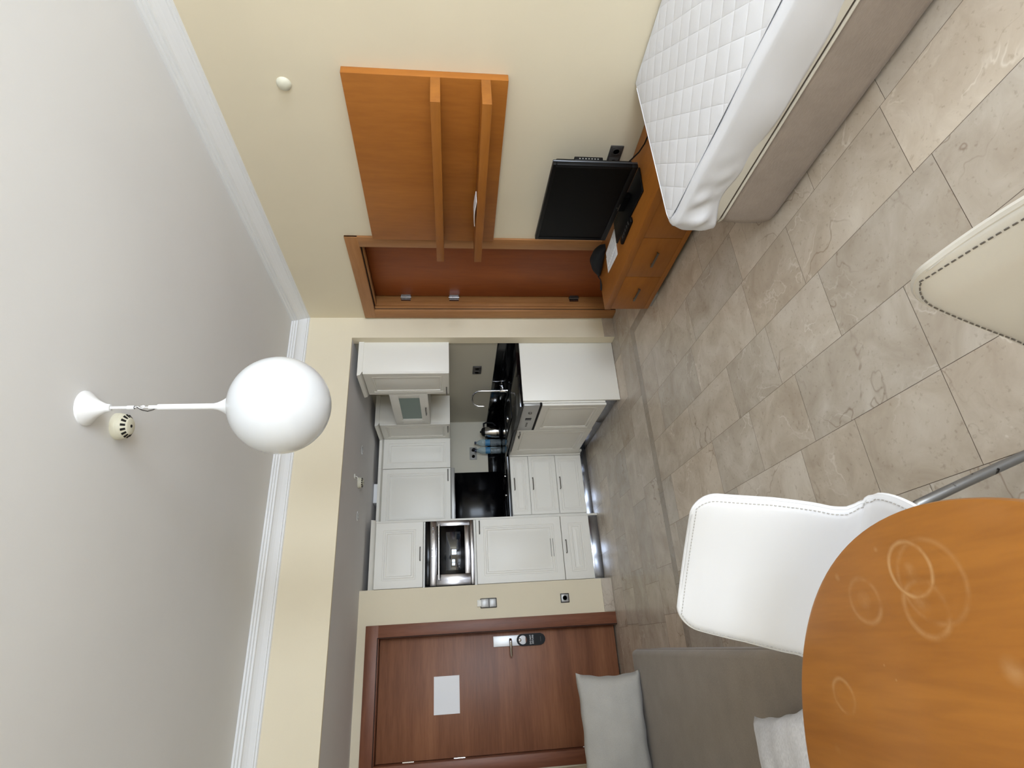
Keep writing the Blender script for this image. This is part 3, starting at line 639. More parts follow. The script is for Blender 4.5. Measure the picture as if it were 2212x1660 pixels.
def uppers():
    X = 2.105; Z0, Z1 = 1.463, 2.178
    def crown(pts, parent):
        c = MB(); c.poly(pts[0], pts[1]); return c.build('crown_moulding', M_cab, parent)
    a = thing('wall_cabinet', 'white panelled wall cabinet nearest the cream pillar', 'cabinet', (2.27, 4.33, Z0), group=None)
    MB().box(X+.021, NX1, 4.13, 4.54, Z0, Z1+.01, .001).build('carcass', M_cab, a)
    d = frontX(4.105+.02, 4.54, Z0, Z1, X, R5, a); bar_handle((X, 4.398, 1.488), (X, 4.515, 1.488), (-.024, 0, 0), d)
    crown(([(X+.021, 4.12, 2.180), (X-.010, 4.12, 2.196), (X-.018, 4.12, 2.222), (NX1, 4.12, 2.222), (NX1, 4.12, 2.180)], (0, .44, 0)), a)
    g = thing('glass_cabinet', 'short wall cabinet with a frosted glass door above the tap', 'cabinet', (2.27, 4.9, 1.66))
    MB().box(X+.10, NX1, 4.545, 5.268, 1.66, 2.008, .001).box(X+.022, X+.10, 4.545, 4.56, 1.66, 2.008).box(X+.022, X+.10, 5.253, 5.268, 1.66, 2.008).box(X+.022, X+.10, 4.56, 5.253, 1.66, 1.675).box(X+.022, X+.10, 4.56, 5.253, 1.993, 2.008).build('carcass', M_cab, g)
    o, w, h = 4.5465, .720, .345
    b = MB(); q = .078
    b.box(X, X+.02, o, o+w, 1.661, 1.661+q, .002).box(X, X+.02, o, o+w, 2.006-q, 2.006, .002).box(X, X+.02, o, o+q, 1.661+q, 2.006-q, .002).box(X, X+.02, o+w-.13, o+w, 1.661+q, 2.006-q, .002)
    b.box(X-.002, X+.002, o+w-.100, o+w-.094, 1.661+.06, 2.006-.06, .001)
    dr = b.build('door', M_cab, g)
    MB().box(X+.006, X+.012, o+q-.002, o+w-.128, 1.661+q-.002, 2.006-q+.002).build('glass_pane', M_frost, dr)
    bar_handle((X, 4.850, 1.691), (X, 4.985, 1.691), (-.024, 0, 0), dr)
    c = thing('wall_cabinet', 'white panelled wall cabinet in the corner, right of the frosted glass one', 'cabinet', (2.27, 5.6, Z0))
    MB().box(X+.021, NX1, 5.285, NY1-.002, Z0, Z1+.01, .001).build('carcass', M_cab, c)
    d = frontX(5.285, 5.70, Z0, Z1, X, R5, c); bar_handle((X, 5.345, 1.486), (X, 5.465, 1.486), (-.024, 0, 0), d)
    crown(([(X+.021, 5.26, 2.180), (X-.010, 5.26, 2.196), (X-.018, 5.26, 2.222), (NX1, 5.26, 2.222), (NX1, 5.26, 2.180)], (0, .44, 0)), c)
    e = thing('wall_cabinet', 'white blank-corner wall cabinet with no handle, on the back wall', 'cabinet', (1.94, 5.88, Z0))
    Y = 5.692
    MB().box(1.768, X+.018, Y+.021, NY1-.002, Z0, Z1+.01, .001).build('carcass', M_cab, e)
    frontY(1.768, X+.0, Z0, Z1, Y, R5, e)
    crown(([(1.768, Y+.021, 2.180), (1.768, Y-.010, 2.196), (1.768, Y-.018, 2.222), (1.768, NY1-.002, 2.222), (1.768, NY1-.002, 2.180)], (X-1.768+.0, 0, 0)), e)
    f = thing('wall_cabinet', 'white panelled wall cabinet above the extractor, beside the tall cabinet', 'cabinet', (1.47, 5.88, Z0))
    MB().box(1.158, 1.766, Y+.021, NY1-.002, Z0, Z1+.01, .001).build('carcass', M_cab, f)
    d = frontY(1.158, 1.766, Z0, Z1, Y, R5, f); bar_handle((1.742, Y, 1.491), (1.622, Y, 1.491), (0, -.024, 0), d)
    crown(([(1.158, Y+.021, 2.180), (1.158, Y-.010, 2.196), (1.158, Y-.018, 2.222), (1.158, NY1-.002, 2.222), (1.158, NY1-.002, 2.180)], (.609, 0, 0)), f)
    x = thing('extractor_hood', 'slim grey extractor hood under the wall cabinet over the hob', 'extractor hood', (1.47, 5.88, 1.42))
    MB().box(1.170, 1.764, Y+.004, NY1-.03, 1.422, 1.460, .003).build('housing', M_nickel, x)
    MB().box(1.22, 1.72, Y+.06, NY1-.08, 1.4185, 1.4225, .001).build('filter', M_steel, x)
    MB().box(1.172, 1.762, Y-.004, Y+.004, 1.424, 1.459, .002).build('front_rail', M_alu, x)
    tag(MB().box(1.418, 1.618, Y+.03, Y+.28, 2.2225, 2.2655, .002).build('duct_box', M_paper), 'white box lying on top of the wall cabinet above the extractor', 'box')
uppers()

# sockets and switches
def socket(name, label, cat, face, cx, cz, w, h, units, y, vertical=False, mf=M_grey, mi=M_grey, plug=False, depth=.010):
    """face 'Y': on a wall facing the viewer (y = wall), face 'X': on a wall facing -X (y = wall x, cx is Y)"""
    n = units
    def bx(b, u0, u1, d0, d1, z0, z1, bev):
        return b.box(u0, u1, y-d1, y-d0, z0, z1, bev) if face == 'Y' else b.box(y-d1, y-d0, u0, u1, z0, z1, bev)
    t = thing(name, label, cat, (cx, y, cz) if face == 'Y' else (y, cx, cz))
    bx(MB(), cx-w/2, cx+w/2, 0, depth, cz-h/2, cz+h/2, .004).build('frame', mf, t)
    for k in range(n):
        ux = cx-w/2+w*(k+.5)/n if not vertical else cx; uz = cz if not vertical else cz-h/2+h*(k+.5)/n
        s = min(w/n, h) if not vertical else min(w, h/n); s *= .39
        ins = MB(); bx(ins, ux-s, ux+s, depth-.001, depth+.002, uz-s, uz+s, .002); o = ins.build('insert', mi, t)
        r = s*.72; ax = 'Y' if face == 'Y' else 'X'
        c = (ux, y-depth-.002, uz) if face == 'Y' else (y-depth-.002, ux, uz)
        MB().lathe([(r, 0), (r, -.002), (r*.86, -.002), (r*.86, .0008), (0, .0008)], c, 28, ax).build('plug_well', M_nickel if mi is M_grey else (M_grey if mi is M_alu else mi), o)
    return t
socket('wall_socket', 'dark double socket on the kitchen side wall above the tap', 'socket', 'X', 4.695, 1.196, .160, .084, 2, NX1, mf=M_dkgrey, mi=M_dkgrey)
t = socket('wall_socket', 'grey double socket on the back wall behind the water bottles', 'socket', 'Y', 2.035, 1.200, .150, .085, 2, NY1)
tag(MB().lathe([(.018, 0), (.018, -.03), (.012, -.038), (0, -.038)], (2.072, NY1-.012, 1.192), 20, 'Y').tube([(2.072, NY1-.040, 1.185), (2.075, NY1-.043, 1.14), (2.09, NY1-.028, 1.06), (2.14, NY1-.026, .96), (2.18, NY1-.035, .8845), (2.195, 5.990, .8845)], .003, 8).build('power_plug', M_blackpl), 'black plug and cord in the double socket behind the bottles', 'plug')
socket('wall_socket', 'grey square socket low on the wall between entrance door and tall cabinet', 'socket', 'Y', .362, .448, .080, .080, 1, DW, mf=M_dkgrey, mi=M_alu)
def keyswitch():
    t = thing('light_switch', 'silver double light switch with card slot beside the entrance door', 'switch', (.355, DW, 1.14))
    MB().box(.315, .397, DW-.010, DW, 1.066, 1.212, .005).build('frame', M_dkgrey, t)
    MB().box(.322, .390, DW-.017, DW-.009, 1.073, 1.132, .003).build('rocker', M_alu, t)
    MB().box(.322, .390, DW-.022, DW-.009, 1.138, 1.206, .003).build('card_holder', M_alu, t)
    tag(MB().box(.330, .384, DW-.0195, DW-.0185, 1.19, 1.240, .0003).build('key_card', M_plast), 'white key card sticking out of the slot above the light switch', 'card')
keyswitch()
socket('wall_socket', 'dark double socket low on the cream wall behind the television', 'socket', 'X', 2.262, .460, .150, .080, 2, RX1, mf=M_dkgrey, mi=M_dkgrey)
tag(MB().lathe([(.037, 0), (.036, -.004), (.030, -.013), (.018, -.019), (0, -.021)], (RX1, 1.895, 2.264), 32, 'X').build('blank_cover', M_ivory), 'cream dome cover on the wall above the shelf panel', 'wall cover')

# ceiling fittings
def detector(loc, r, h, label):
    t = thing('smoke_detector', label, 'smoke detector', loc); x, y, z = loc
    MB().lathe([(r, 0), (r, -.014), (r*.96, -.018)], loc, 36).build('base', M_ivory, t)
    MB().lathe([(r*.95, -.018), (r*.93, -.030), (r*.80, -h*.72), (r*.62, -h*.94), (r*.5, -h), (0, -h)], loc, 36).build('head', M_ivory, t)
    b = MB()
    for k in range(14):
        a = 2*PI*k/14; dx, dy = math.cos(a), math.sin(a)
        M = Matrix.Translation((x+dx*r*.74, y+dy*r*.74, z-h*.80)) @ Matrix.Rotation(a, 4, 'Z') @ Matrix.Rotation(math.radians(52), 4, 'Y')
        b.box(-.0015, .0015, -.0042, .0042, -.009, .009, M=M)
    b.build('vent_slots', M_darkgap, t)
    MB().lathe([(.006, 0), (.006, -.0015), (0, -.0015)], (x, y, z-h), 16).build('indicator', M_darkgap, t)
detector((.862, 2.118, CEIL), .052, .052, 'ivory smoke detector on the main ceiling beside the pendant lamp')
detector((1.374, 4.80, NZ), .048, .046, 'white smoke detector on the low kitchen ceiling between the downlights')
tag(MB().lathe([(.022, 0), (.020, -.006), (0, -.007)], (1.375, 4.60, NZ), 20).tube([(1.375, 4.60, NZ-.006), (1.372, 4.602, NZ-.020), (1.36, 4.605, NZ-.028), (1.345, 4.607, NZ-.024)], .0025, 8).build('cable_outlet', M_plast), 'small white cable outlet on the kitchen ceiling in front of the detector', 'cable outlet')
def downlight(x, y, label):
    t = thing('downlight', label, 'downlight', (x, y, NZ), group='chrome downlights in the kitchen ceiling')
    MB().lathe([(.042, 0), (.042, -.004), (.030, -.006), (.030, -.001), (0, -.001)], (x, y, NZ), 32).build('trim_ring', M_chrome, t)
    MB().lathe([(.027, -.0012), (.020, -.009), (.010, -.012), (0, -.012)], (x, y, NZ), 28).build('lamp', mat('lamp_glass', srgb(215, 215, 215), .12, .6), t)
downlight(1.702, 4.868, 'chrome downlight in the kitchen ceiling nearer the corner cabinets'); downlight(1.091, 4.842, 'chrome downlight in the kitchen ceiling above the tall cabinet')

def pendant():
    x, y = .853, 1.92
    t = thing('pendant_lamp', 'white globe pendant lamp hanging on a thin rod from the ceiling', 'lamp', (x, y, CEIL))
    c = (x, y, 0)
    MB().lathe([(.063, CEIL), (.062, CEIL-.006), (.050, CEIL-.018), (.035, CEIL-.034), (.024, CEIL-.052), (.016, CEIL-.068), (.013, CEIL-.084), (0, CEIL-.084)], c, 40).build('canopy', M_white, t)
    MB().tube([(x, y, 2.662), (x, y, 2.582)], .0055, 12).tube([(x, y, 2.606), (x, y, 2.582)], .0075, 12).build('upper_rod', M_white, t)
    MB().tube([(x, y, 2.583), (x+.003, y, 2.572), (x-.004, y, 2.563), (x-.002, y, 2.553), (x+.006, y, 2.549), (x+.007, y, 2.556)], .0022, 8).tube([(x, y, 2.532), (x, y, 2.548), (x+.004, y, 2.556), (x+.004, y, 2.562)], .0022, 8).build('hook', M_white, t)
    MB().tube([(x+.002, y, 2.575), (x-.010, y, 2.555), (x-.015, y, 2.535), (x-.010, y, 2.518), (x-.002, y, 2.505)], .0022, 8).build('flex', M_dkgrey, t)
    MB().lathe([(0, 2.533), (.0075, 2.533), (.0075, 2.503), (.011, 2.502), (.011, 2.312), (.014, 2.298), (.022, 2.280), (.033, 2.262), (.042, 2.252), (0, 2.252)], c, 28).build('lower_rod', M_white, t)
    g = MB(); R = .180; pr = [(0, 2.078-R)]
    for k in range(1, 40):
        a = -90+k*180/40; pr.append((R*math.cos(math.radians(a)), 2.078+R*math.sin(math.radians(a))))
    pr = [p for p in pr if not (p[0] < .044 and p[1] > 2.1)]; pr.append((.044, 2.078+math.sqrt(R*R-.044**2))); pr.append((0, 2.078+math.sqrt(R*R-.044**2)))
    g.lathe(pr, c, 64).build('globe_shade', M_opal, t)
pendant()

# ------------------------------------------------------------------ right wall furniture
def wall_shelf():
    t = thing('wall_shelf', 'orange beech wall panel with two long projecting shelves', 'shelf', (RX1, 2.39, 1.14))
    MB().box(2.560, RX1-.0005, 1.786, 2.990, 1.142, 1.968, .0015).build('back_panel', M_beech, t)
    MB().box(2.378, 2.560, 1.786, 2.992, 1.484, 1.533, .0015).build('shelf_board', M_beechY, t)
    MB().box(2.378, 2.560, 1.786, 2.992, 1.233, 1.281, .0015).build('shelf_board', M_beechY, t)
    rows = []
    for k in range(9):
        v = k/8; yy = 2.455+.205*v; zz = 1.284+.010*math.sin(v*2.6)+.002
        rows.append([(2.395, yy, zz), (2.495, yy+.01, zz), (2.495, yy+.01, zz-.004), (2.395, yy, zz-.004)])
    b = MB(); b.grid(rows, closed=True, caps=True); tag(b.build('leaflet', M_paper), 'white folded leaflet lying on the lower wall shelf', 'leaflet')
wall_shelf()

def console():
    X = 2.130; ya, yb = 1.862, 3.188
    t = thing('tv_console', 'low orange beech drawer console under the television', 'console', (2.37, 2.52, 0))
    MB().box(X-.004, RX1-.013, ya, yb, .305, .350, .002).build('top_board', M_beechY, t)
    MB().box(X+.018, RX1-.014, ya+.004, yb-.002, .062, .305, .001).build('carcass', M_beechY, t)
    MB().box(X+.002, X+.018, ya, yb-.0015, .030, .062, .001).box(X+.018, RX1-.02, yb-.022, yb-.0015, .030, .062).build('bottom_rail', M_beechY, t)
    e = [3.188, 2.812, 2.436, 2.060, ya]
    for a, b_ in zip(e[1:], e):
        d = MB().box(X, X+.018, a+.0015, b_-.0015, .064, .3035, .0015).build('drawer', M_beechY, t)
        if b_-a > .3:
            c = (a+b_)/2-.005; MB().box(X-.020, X-.013, c-.068, c+.068, .168, .182, .002).tube([(X, c-.055, .175), (X-.016, c-.055, .175)], .004, 8).tube([(X, c+.055, .175), (X-.016, c+.055, .175)], .004, 8).build('handle', M_nickel, d)
    for y0 in (3.035, 1.90): MB().box(X+.02, X+.075, y0, y0+.145, .0, .032, .002).build('foot', M_alu, t)
console()

def television():
    X, yc = 2.378, 2.448; t = thing('television', 'black flat-screen television standing on the beech console', 'television', (X, yc, .3505))
    y0, y1, z0, z1 = yc-.352, yc+.352, .406, .883
    b = MB()
    for q in ((y0, y1, z1-.020, z1), (y0, y1, z0, z0+.034), (y0, y0+.020, z0+.034, z1-.020), (y1-.020, y1, z0+.034, z1-.020)): b.box(X-.002, X+.022, *q, .003)
    b.build('bezel', M_blackpl, t)
    MB().box(X+.003, X+.020, y0+.018, y1-.018, z0+.032, z1-.018).build('screen', mat('screen_panel', srgb(2, 2, 2), .4, spec=.12), t)
    MB().box(X+.022, X+.034, y0-.001, y1+.001, z0, z1, .004).build('side_trim', M_dkgrey_m, t)
    bk = MB().box(X+.034, X+.062, y0+.02, y1-.02, z0+.02, z1-.02, .010).box(X+.05, X+.105, y0+.07, y1-.07, z0+.02, z1-.10, .02).build('back_housing', M_blackpl, t)
    MB().box(X+.036, X+.062, y0+.004, y0+.030, .60, .76, .003).build('control_block', M_blackpl, bk)
    for k in range(7): MB().box(X+.044, X+.050, y0+.001, y0+.005, .625+k*.017, .633+k*.017, .001).build('button', M_grey, bk)
    MB().box(X+.020, X+.060, yc-.07, yc+.07, .360, .50, .006).build('neck', M_blackpl, t)
    MB().box(X-.078, X+.090, yc-.251, yc+.272, .3505, .362, .005).build('stand_base', M_blackpl, t)
    MB().tube([(X+.08, 2.25, .47), (X+.11, 2.18, .42), (X+.135, 2.13, .375), (X+.150, 2.08, .357), (X+.155, 2.02, .356), (X+.16, 1.97, .356)], .004, 8).build('power_cord', M_blackpl, t)
    MB().box(X-.0035, X-.002, yc-.030, yc+.030, .412, .4155).box(X-.0035, X-.002, yc+.002, yc+.006, .419, .429).build('status_mark', M_dkgrey, t)
    t.rotation_euler.z = math.radians(-6.8)
M_dkgrey_m = mat('gunmetal_trim', srgb(92, 94, 98), .3, .7)
television()
def small_things():
    r = thing('remote_control', 'black remote control lying before the television stand', 'remote control', (2.266, 2.53, .351))
    MB().box(2.246, 2.286, 2.425, 2.635, .3503, .371, .006).build('casing', M_blackpl, r)
    for i in range(5):
        for j in range(2): MB().box(2.2425+.012*j+.008, 2.2425+.012*j+.016, 2.45+i*.03, 2.464+i*.03, .371, .3735, .001).build('button', M_dkgrey, r)
    for k, (x, y, a, z) in enumerate(((2.345, 2.870, -.10, .3503), (2.400, 2.850, .06, .3515))):
        M = Matrix.Translation((x, y, z)) @ Matrix.Rotation(a, 4, 'Z')
        o = MB().box(-.060, .060, -.115, .115, 0, .0012, M=M).build('leaflet', M_paper)
        tag(o, ('white printed leaflet on the console, nearest its front edge', 'white printed leaflet on the console, nearest the television')[k], 'leaflet', 'leaflets on the console')
        p = MB()
        for q in range(7): p.box(-.045, .040-.012*(q % 3), .09-.026*q, .0925-.026*q, .0012, .0014, M=M)
        p.build('printed_lines', mat('faded_print', srgb(150, 155, 175), .8), o)
    b = thing('black_pouch', 'soft black pouch with a dangling cord at the far end of the console', 'pouch', (2.47, 3.05, .3505))
    m = MB(); rows = []
    for i in range(13):
        v = i/12; yy = 2.955+.215*v
        hh = .004+.098*math.sin(PI*min(1, v*1.02))**.6*(1-.25*v)
        ww = .055*math.sin(PI*(.08+.90*v))**.6
        xc = 2.50-.085*v
        rows.append([(xc+ww*math.cos(2*PI*k/18)*(1.05+.10*math.sin(5*v+k)), yy, .3512+hh*(.5+.5*math.sin(2*PI*k/18)*(1+.10*math.sin(3*k+4*v))) if True else 0) for k in range(18)])
    m.grid(rows, closed=True, caps=True); m.build('bag_body', M_blackmat, b)
    MB().tube([(2.43, 3.15, .372), (2.40, 3.165, .366), (2.36, 3.155, .356), (2.32, 3.165, .356), (2.30, 3.176, .356), (2.285, 3.178, .356)], [.006, .004, .004, .006, .006, .004], 10).build('cord', M_blackmat, b)
small_things()

# ------------------------------------------------------------------ bed
def bed():
    x0, x1, y0, y1 = 1.640, 2.594, -.40, 1.800
    def outline(x0, x1, y1, r, n=8, yb=y0):
        pts = [(x0, yb)]
        k = 40
        for i in range(1, k): pts.append((x0, yb+(y1-r-yb)*i/k))
        for i in range(n+1):
            a = PI-(PI/2)*i/n; pts.append((x0+r+r*math.cos(a), y1-r+r*math.sin(a)))
        for i in range(1, 14): pts.append((x0+r+(x1-x0-r)*i/14, y1))
        pts += [(x1, y1), (x1, yb)]
        return pts
    bb = thing('bed_base', 'taupe upholstered box base of the single bed, standing on the floor', 'bed base', (2.1, .7, 0))
    rows = []
    for z, ins in ((.012, .018), (.018, .006), (.04, .0), (.14, -.004), (.22, .0), (.240, .006), (.247, .022)):
        rows.append([(x, y, z) for x, y in outline(x0+ins, x1, y1-ins, .07)])
    b = MB(); b.grid(rows, closed=True, caps=True); b.build('upholstered_box', M_base, bb, angle=50)
    for y in (-.30, .7, 1.66):
        for x in (1.76, 2.50): MB().lathe([(.025, 0), (.025, .014)], (x, y, 0), 16).build('glide', M_blackpl, bb)
    MB().tube([(x-.004 if i < 48 else x, y, .252) for i, (x, y) in enumerate(outline(x0+.004, x1, y1-.002, .07))][:-1], .0055, 8).build('piping', M_cream, bb)
    m = thing('mattress', 'mattress under a white quilted protector on the taupe bed base', 'mattress', (2.1, .7, .25))
    rows = []
    for z, ins in ((.2585, .016), (.266, .004), (.30, .0), (.40, .0), (.44, .02)):
        rows.append([(x, y, z) for x, y in outline(x0+ins-.006, x1-.002, y1-ins, .06)])
    b = MB(); b.grid(rows, closed=True, caps=True); b.build('mattress_core', M_cream, m, angle=50)
    # protector skirt: hangs over the sides, wrinkled near the foot corner
    O = outline(x0-.030, x1, y1+.012, .085, 14)
    # resample finely
    P = [Vector((p[0], p[1], 0)) for p in O[:-1]]; L = [0]
    for a, c in zip(P, P[1:]): L.append(L[-1]+(c-a).length)
    N = 300; S_ = []
    for i in range(N+1):
        s = L[-1]*i/N; k = max(j for j in range(len(L)) if L[j] <= s+1e-9); k = min(k, len(P)-2)
        f = (s-L[k])/(L[k+1]-L[k]); S_.append((P[k].lerp(P[k+1], f), s))
    sc = 2.22-.085                                # arc length where the corner starts
    rnd = random.Random(3); ph = [rnd.uniform(0, 6.28) for _ in range(8)]
    rows = []; NZr = 16
    zt = .458
    def low(s):
        base = .284+.006*math.sin(s*3.1+ph[0])+.003*math.sin(s*9+ph[1])
        d = s-sc-.07
        drop = .010*math.exp(-((d-.02)/.09)**2)-.026*math.exp(-((d+.20)/.10)**2)
        return base-drop
    for j in range(NZr+1):
        v = j/NZr; row = []
        for i, (p, s) in enumerate(S_):
            q0 = S_[max(i-1, 0)][0]; q1 = S_[min(i+1, N)][0]; t = (q1-q0).normalized(); n = Vector((-t.y, t.x, 0))
            if n.dot(p-Vector((2.1, .7, 0))) < 0: n = -n
            cw = math.exp(-((s-sc)/.22)**2)
            z = zt+(low(s)-zt)*v
            out = -.022*v+.014*math.sin(v*PI)
            out += v*(.006*math.sin(s*11+ph[2]+v)+.004*math.sin(s*23+ph[3]-2*v))
            out += cw*math.sin(PI*min(1, v*1.1))*(.010*math.sin(s*55+ph[4]+2.5*v)+.006*math.sin(s*31+v*9+ph[5]))
            dcorner = math.exp(-((s-sc-.07)/.09)**2)
            out += dcorner*(.022*v)
            p2 = p+n*out
            if p2.x > 2.596: p2.x = 2.596
            row.append((p2.x, p2.y, z))
        rows.append(row)
    # rounded top rim going inward, then flat hem that joins the quilted panel
    top = []
    for (ins, dz) in ((.004, .006), (.014, .012), (.030, .015), (.050, .014)):
        row = []
        for i, (p, s) in enumerate(S_):
            q0 = S_[max(i-1, 0)][0]; q1 = S_[min(i+1, N)][0]; t = (q1-q0).normalized(); n = Vector((-t.y, t.x, 0))
            if n.dot(p-Vector((2.1, .7, 0))) < 0: n = -n
            p2 = p-n*ins; row.append((min(p2.x, 2.596), p2.y, zt+dz+.0015*math.sin(s*14+ph[6])))
        top.append(row)
    rows = top[::-1]+rows
    b = MB(); b.grid(rows)
    o = b.build('protector_skirt', M_sheet, m, angle=80)
    sol = o.modifiers.new('cloth_thickness', 'SOLIDIFY'); sol.thickness = .003; sol.offset = -1
    # quilted top panel
    b = MB(); rows = []; nx, ny = 40, 90; xa, xb, ya, yb = x0+.018, 2.596, -.40, y1-.010
    for j in range(ny+1):
        yy = ya+(yb-ya)*j/ny; row = []
        for i in range(nx+1):
            xx = xa+(xb-xa)*i/nx
            e = min(xx-xa, yb-yy, 2.61-xx+.03); f = 1-math.exp(-max(e, 0)/.05)
            c = .085-.02; dx, dy = max(0, xa+.05-xx), max(0, yy-(yb-.05))
            z = .4752+.005*f+.0015*math.sin(xx*13+1)*math.sin(yy*9)
            if dx > 0 and dy > 0 and math.hypot(dx, dy) > .05:
                k = .05/math.hypot(dx, dy); row.append((xa+.05-dx*k, yb-.05+dy*k, z))
            else: row.append((xx, yy, z))
        rows.append(row)
    b.grid(rows); b.build('quilted_top', M_quilt, m, angle=80)
    MB().tube([(xa-.001, -.40+i*.05, .4755) for i in range(43)]+[(xa+.006, 1.772, .4745), (xa+.018, 1.785, .4745)]+[(xa+.05+i*.05, yb+.0, .4755) for i in range(18)], .0022, 6).build('seam', M_sheet, m)
bed()

# ------------------------------------------------------------------ sofa
def sofa():
    xf, xb, yn, yf, zt = -.062, RX0+.014, 1.642, 3.46, .425
    t = thing('sofa', 'long taupe upholstered sofa bench along the left wall', 'sofa', (-.47, 1.8, 0))
    MB().box(xb+.02, xf-.03, yn+.02, yf-.02, .03, .20, .01).build('plinth_frame', M_sofa, t)
    def cushion(x0, x1, y0, y1, z0, z1, r):
        b = bmesh.new(); bmesh.ops.create_cube(b, size=1)
        for v in b.verts: v.co = Vector((x0+(v.co.x+.5)*(x1-x0), y0+(v.co.y+.5)*(y1-y0), z0+(v.co.z+.5)*(z1-z0)))
        bmesh.ops.bevel(b, geom=list(b.edges), offset=r, segments=5, affect='EDGES', profile=.5)
        m = MB(); m._join(b); return m
    cushion(xb, xf, yn, yf, .20, zt, .028).build('seat_cushion', M_sofa, t)
    MB().tube([(xf+.001, yn+.03, .395), (xf+.001, yf-.03, .395)], .003, 6).build('front_seam', M_sofa, t)
    cushion(xb, xb+.08, yn, yf-.02, zt-.005, .80, .03).build('backrest', M_sofa, t)
    MB().box(xb, -.405, yf+.003, yf+.028, .02, .690, .004).build('side_board', M_beech, t)
    for x in (-.80, -.14):
        for y in (1.72, 3.36): MB().lathe([(.022, 0), (.022, .032)], (x, y, 0), 16).build('foot', M_blackpl, t)
sofa()
def pillow(name, m, w, h, th, M, label, piping=None):
    n = 26; b = MB(); rnd = random.Random(len(label)); a1, a2 = rnd.uniform(0, 6), rnd.uniform(0, 6)
    def P(u, v, s):
        x = u*w/2*(1-.075*(1-v*v)*abs(u)**2); y = v*h/2*(1-.075*(1-u*u)*abs(v)**2)
        e = max(0, (1-abs(u)**2.4))*max(0, (1-abs(v)**2.4)); z = s*(th/2*e**.42+.0015)
        z += e*.006*math.sin(7*u+a1+3*v)+.003*e*math.sin(13*v+a2)
        edge = (1-e)**4; y += edge*.0022*math.sin(13*u+a1); x += edge*.002*math.sin(12*v+a2)
        return Vector((x, y, z))
    for s in (1, -1): b.grid([[P(-1+2*i/n, -1+2*j/n, s) for i in range(n+1)] for j in range(n+1)])
    bmesh.ops.remove_doubles(b.bm, verts=b.bm.verts, dist=.0035); bmesh.ops.recalc_face_normals(b.bm, faces=b.bm.faces)
    c = M.to_translation()
    bmesh.ops.transform(b.bm, matrix=Matrix.Translation(-c) @ M, verts=b.bm.verts)
    o = b.build(name, m, angle=80); o.location = c
    return tag(o, label, 'cushion')
pillow('cushion', M_pillow, .62, .36, .15, Matrix.Translation((-.470, 3.385, .597)) @ Matrix.Rotation(math.radians(76), 4, 'X'), 'grey-beige cushion propped against the far end of the sofa')
pillow('cushion', M_pillow2, .44, .34, .14, Matrix.Translation((-.428, 1.716, .494)) @ Matrix.Rotation(math.radians(12), 4, 'Z') @ Matrix.Rotation(math.radians(5), 4, 'X'), 'pale woven cushion lying flat on the sofa next to the round table')

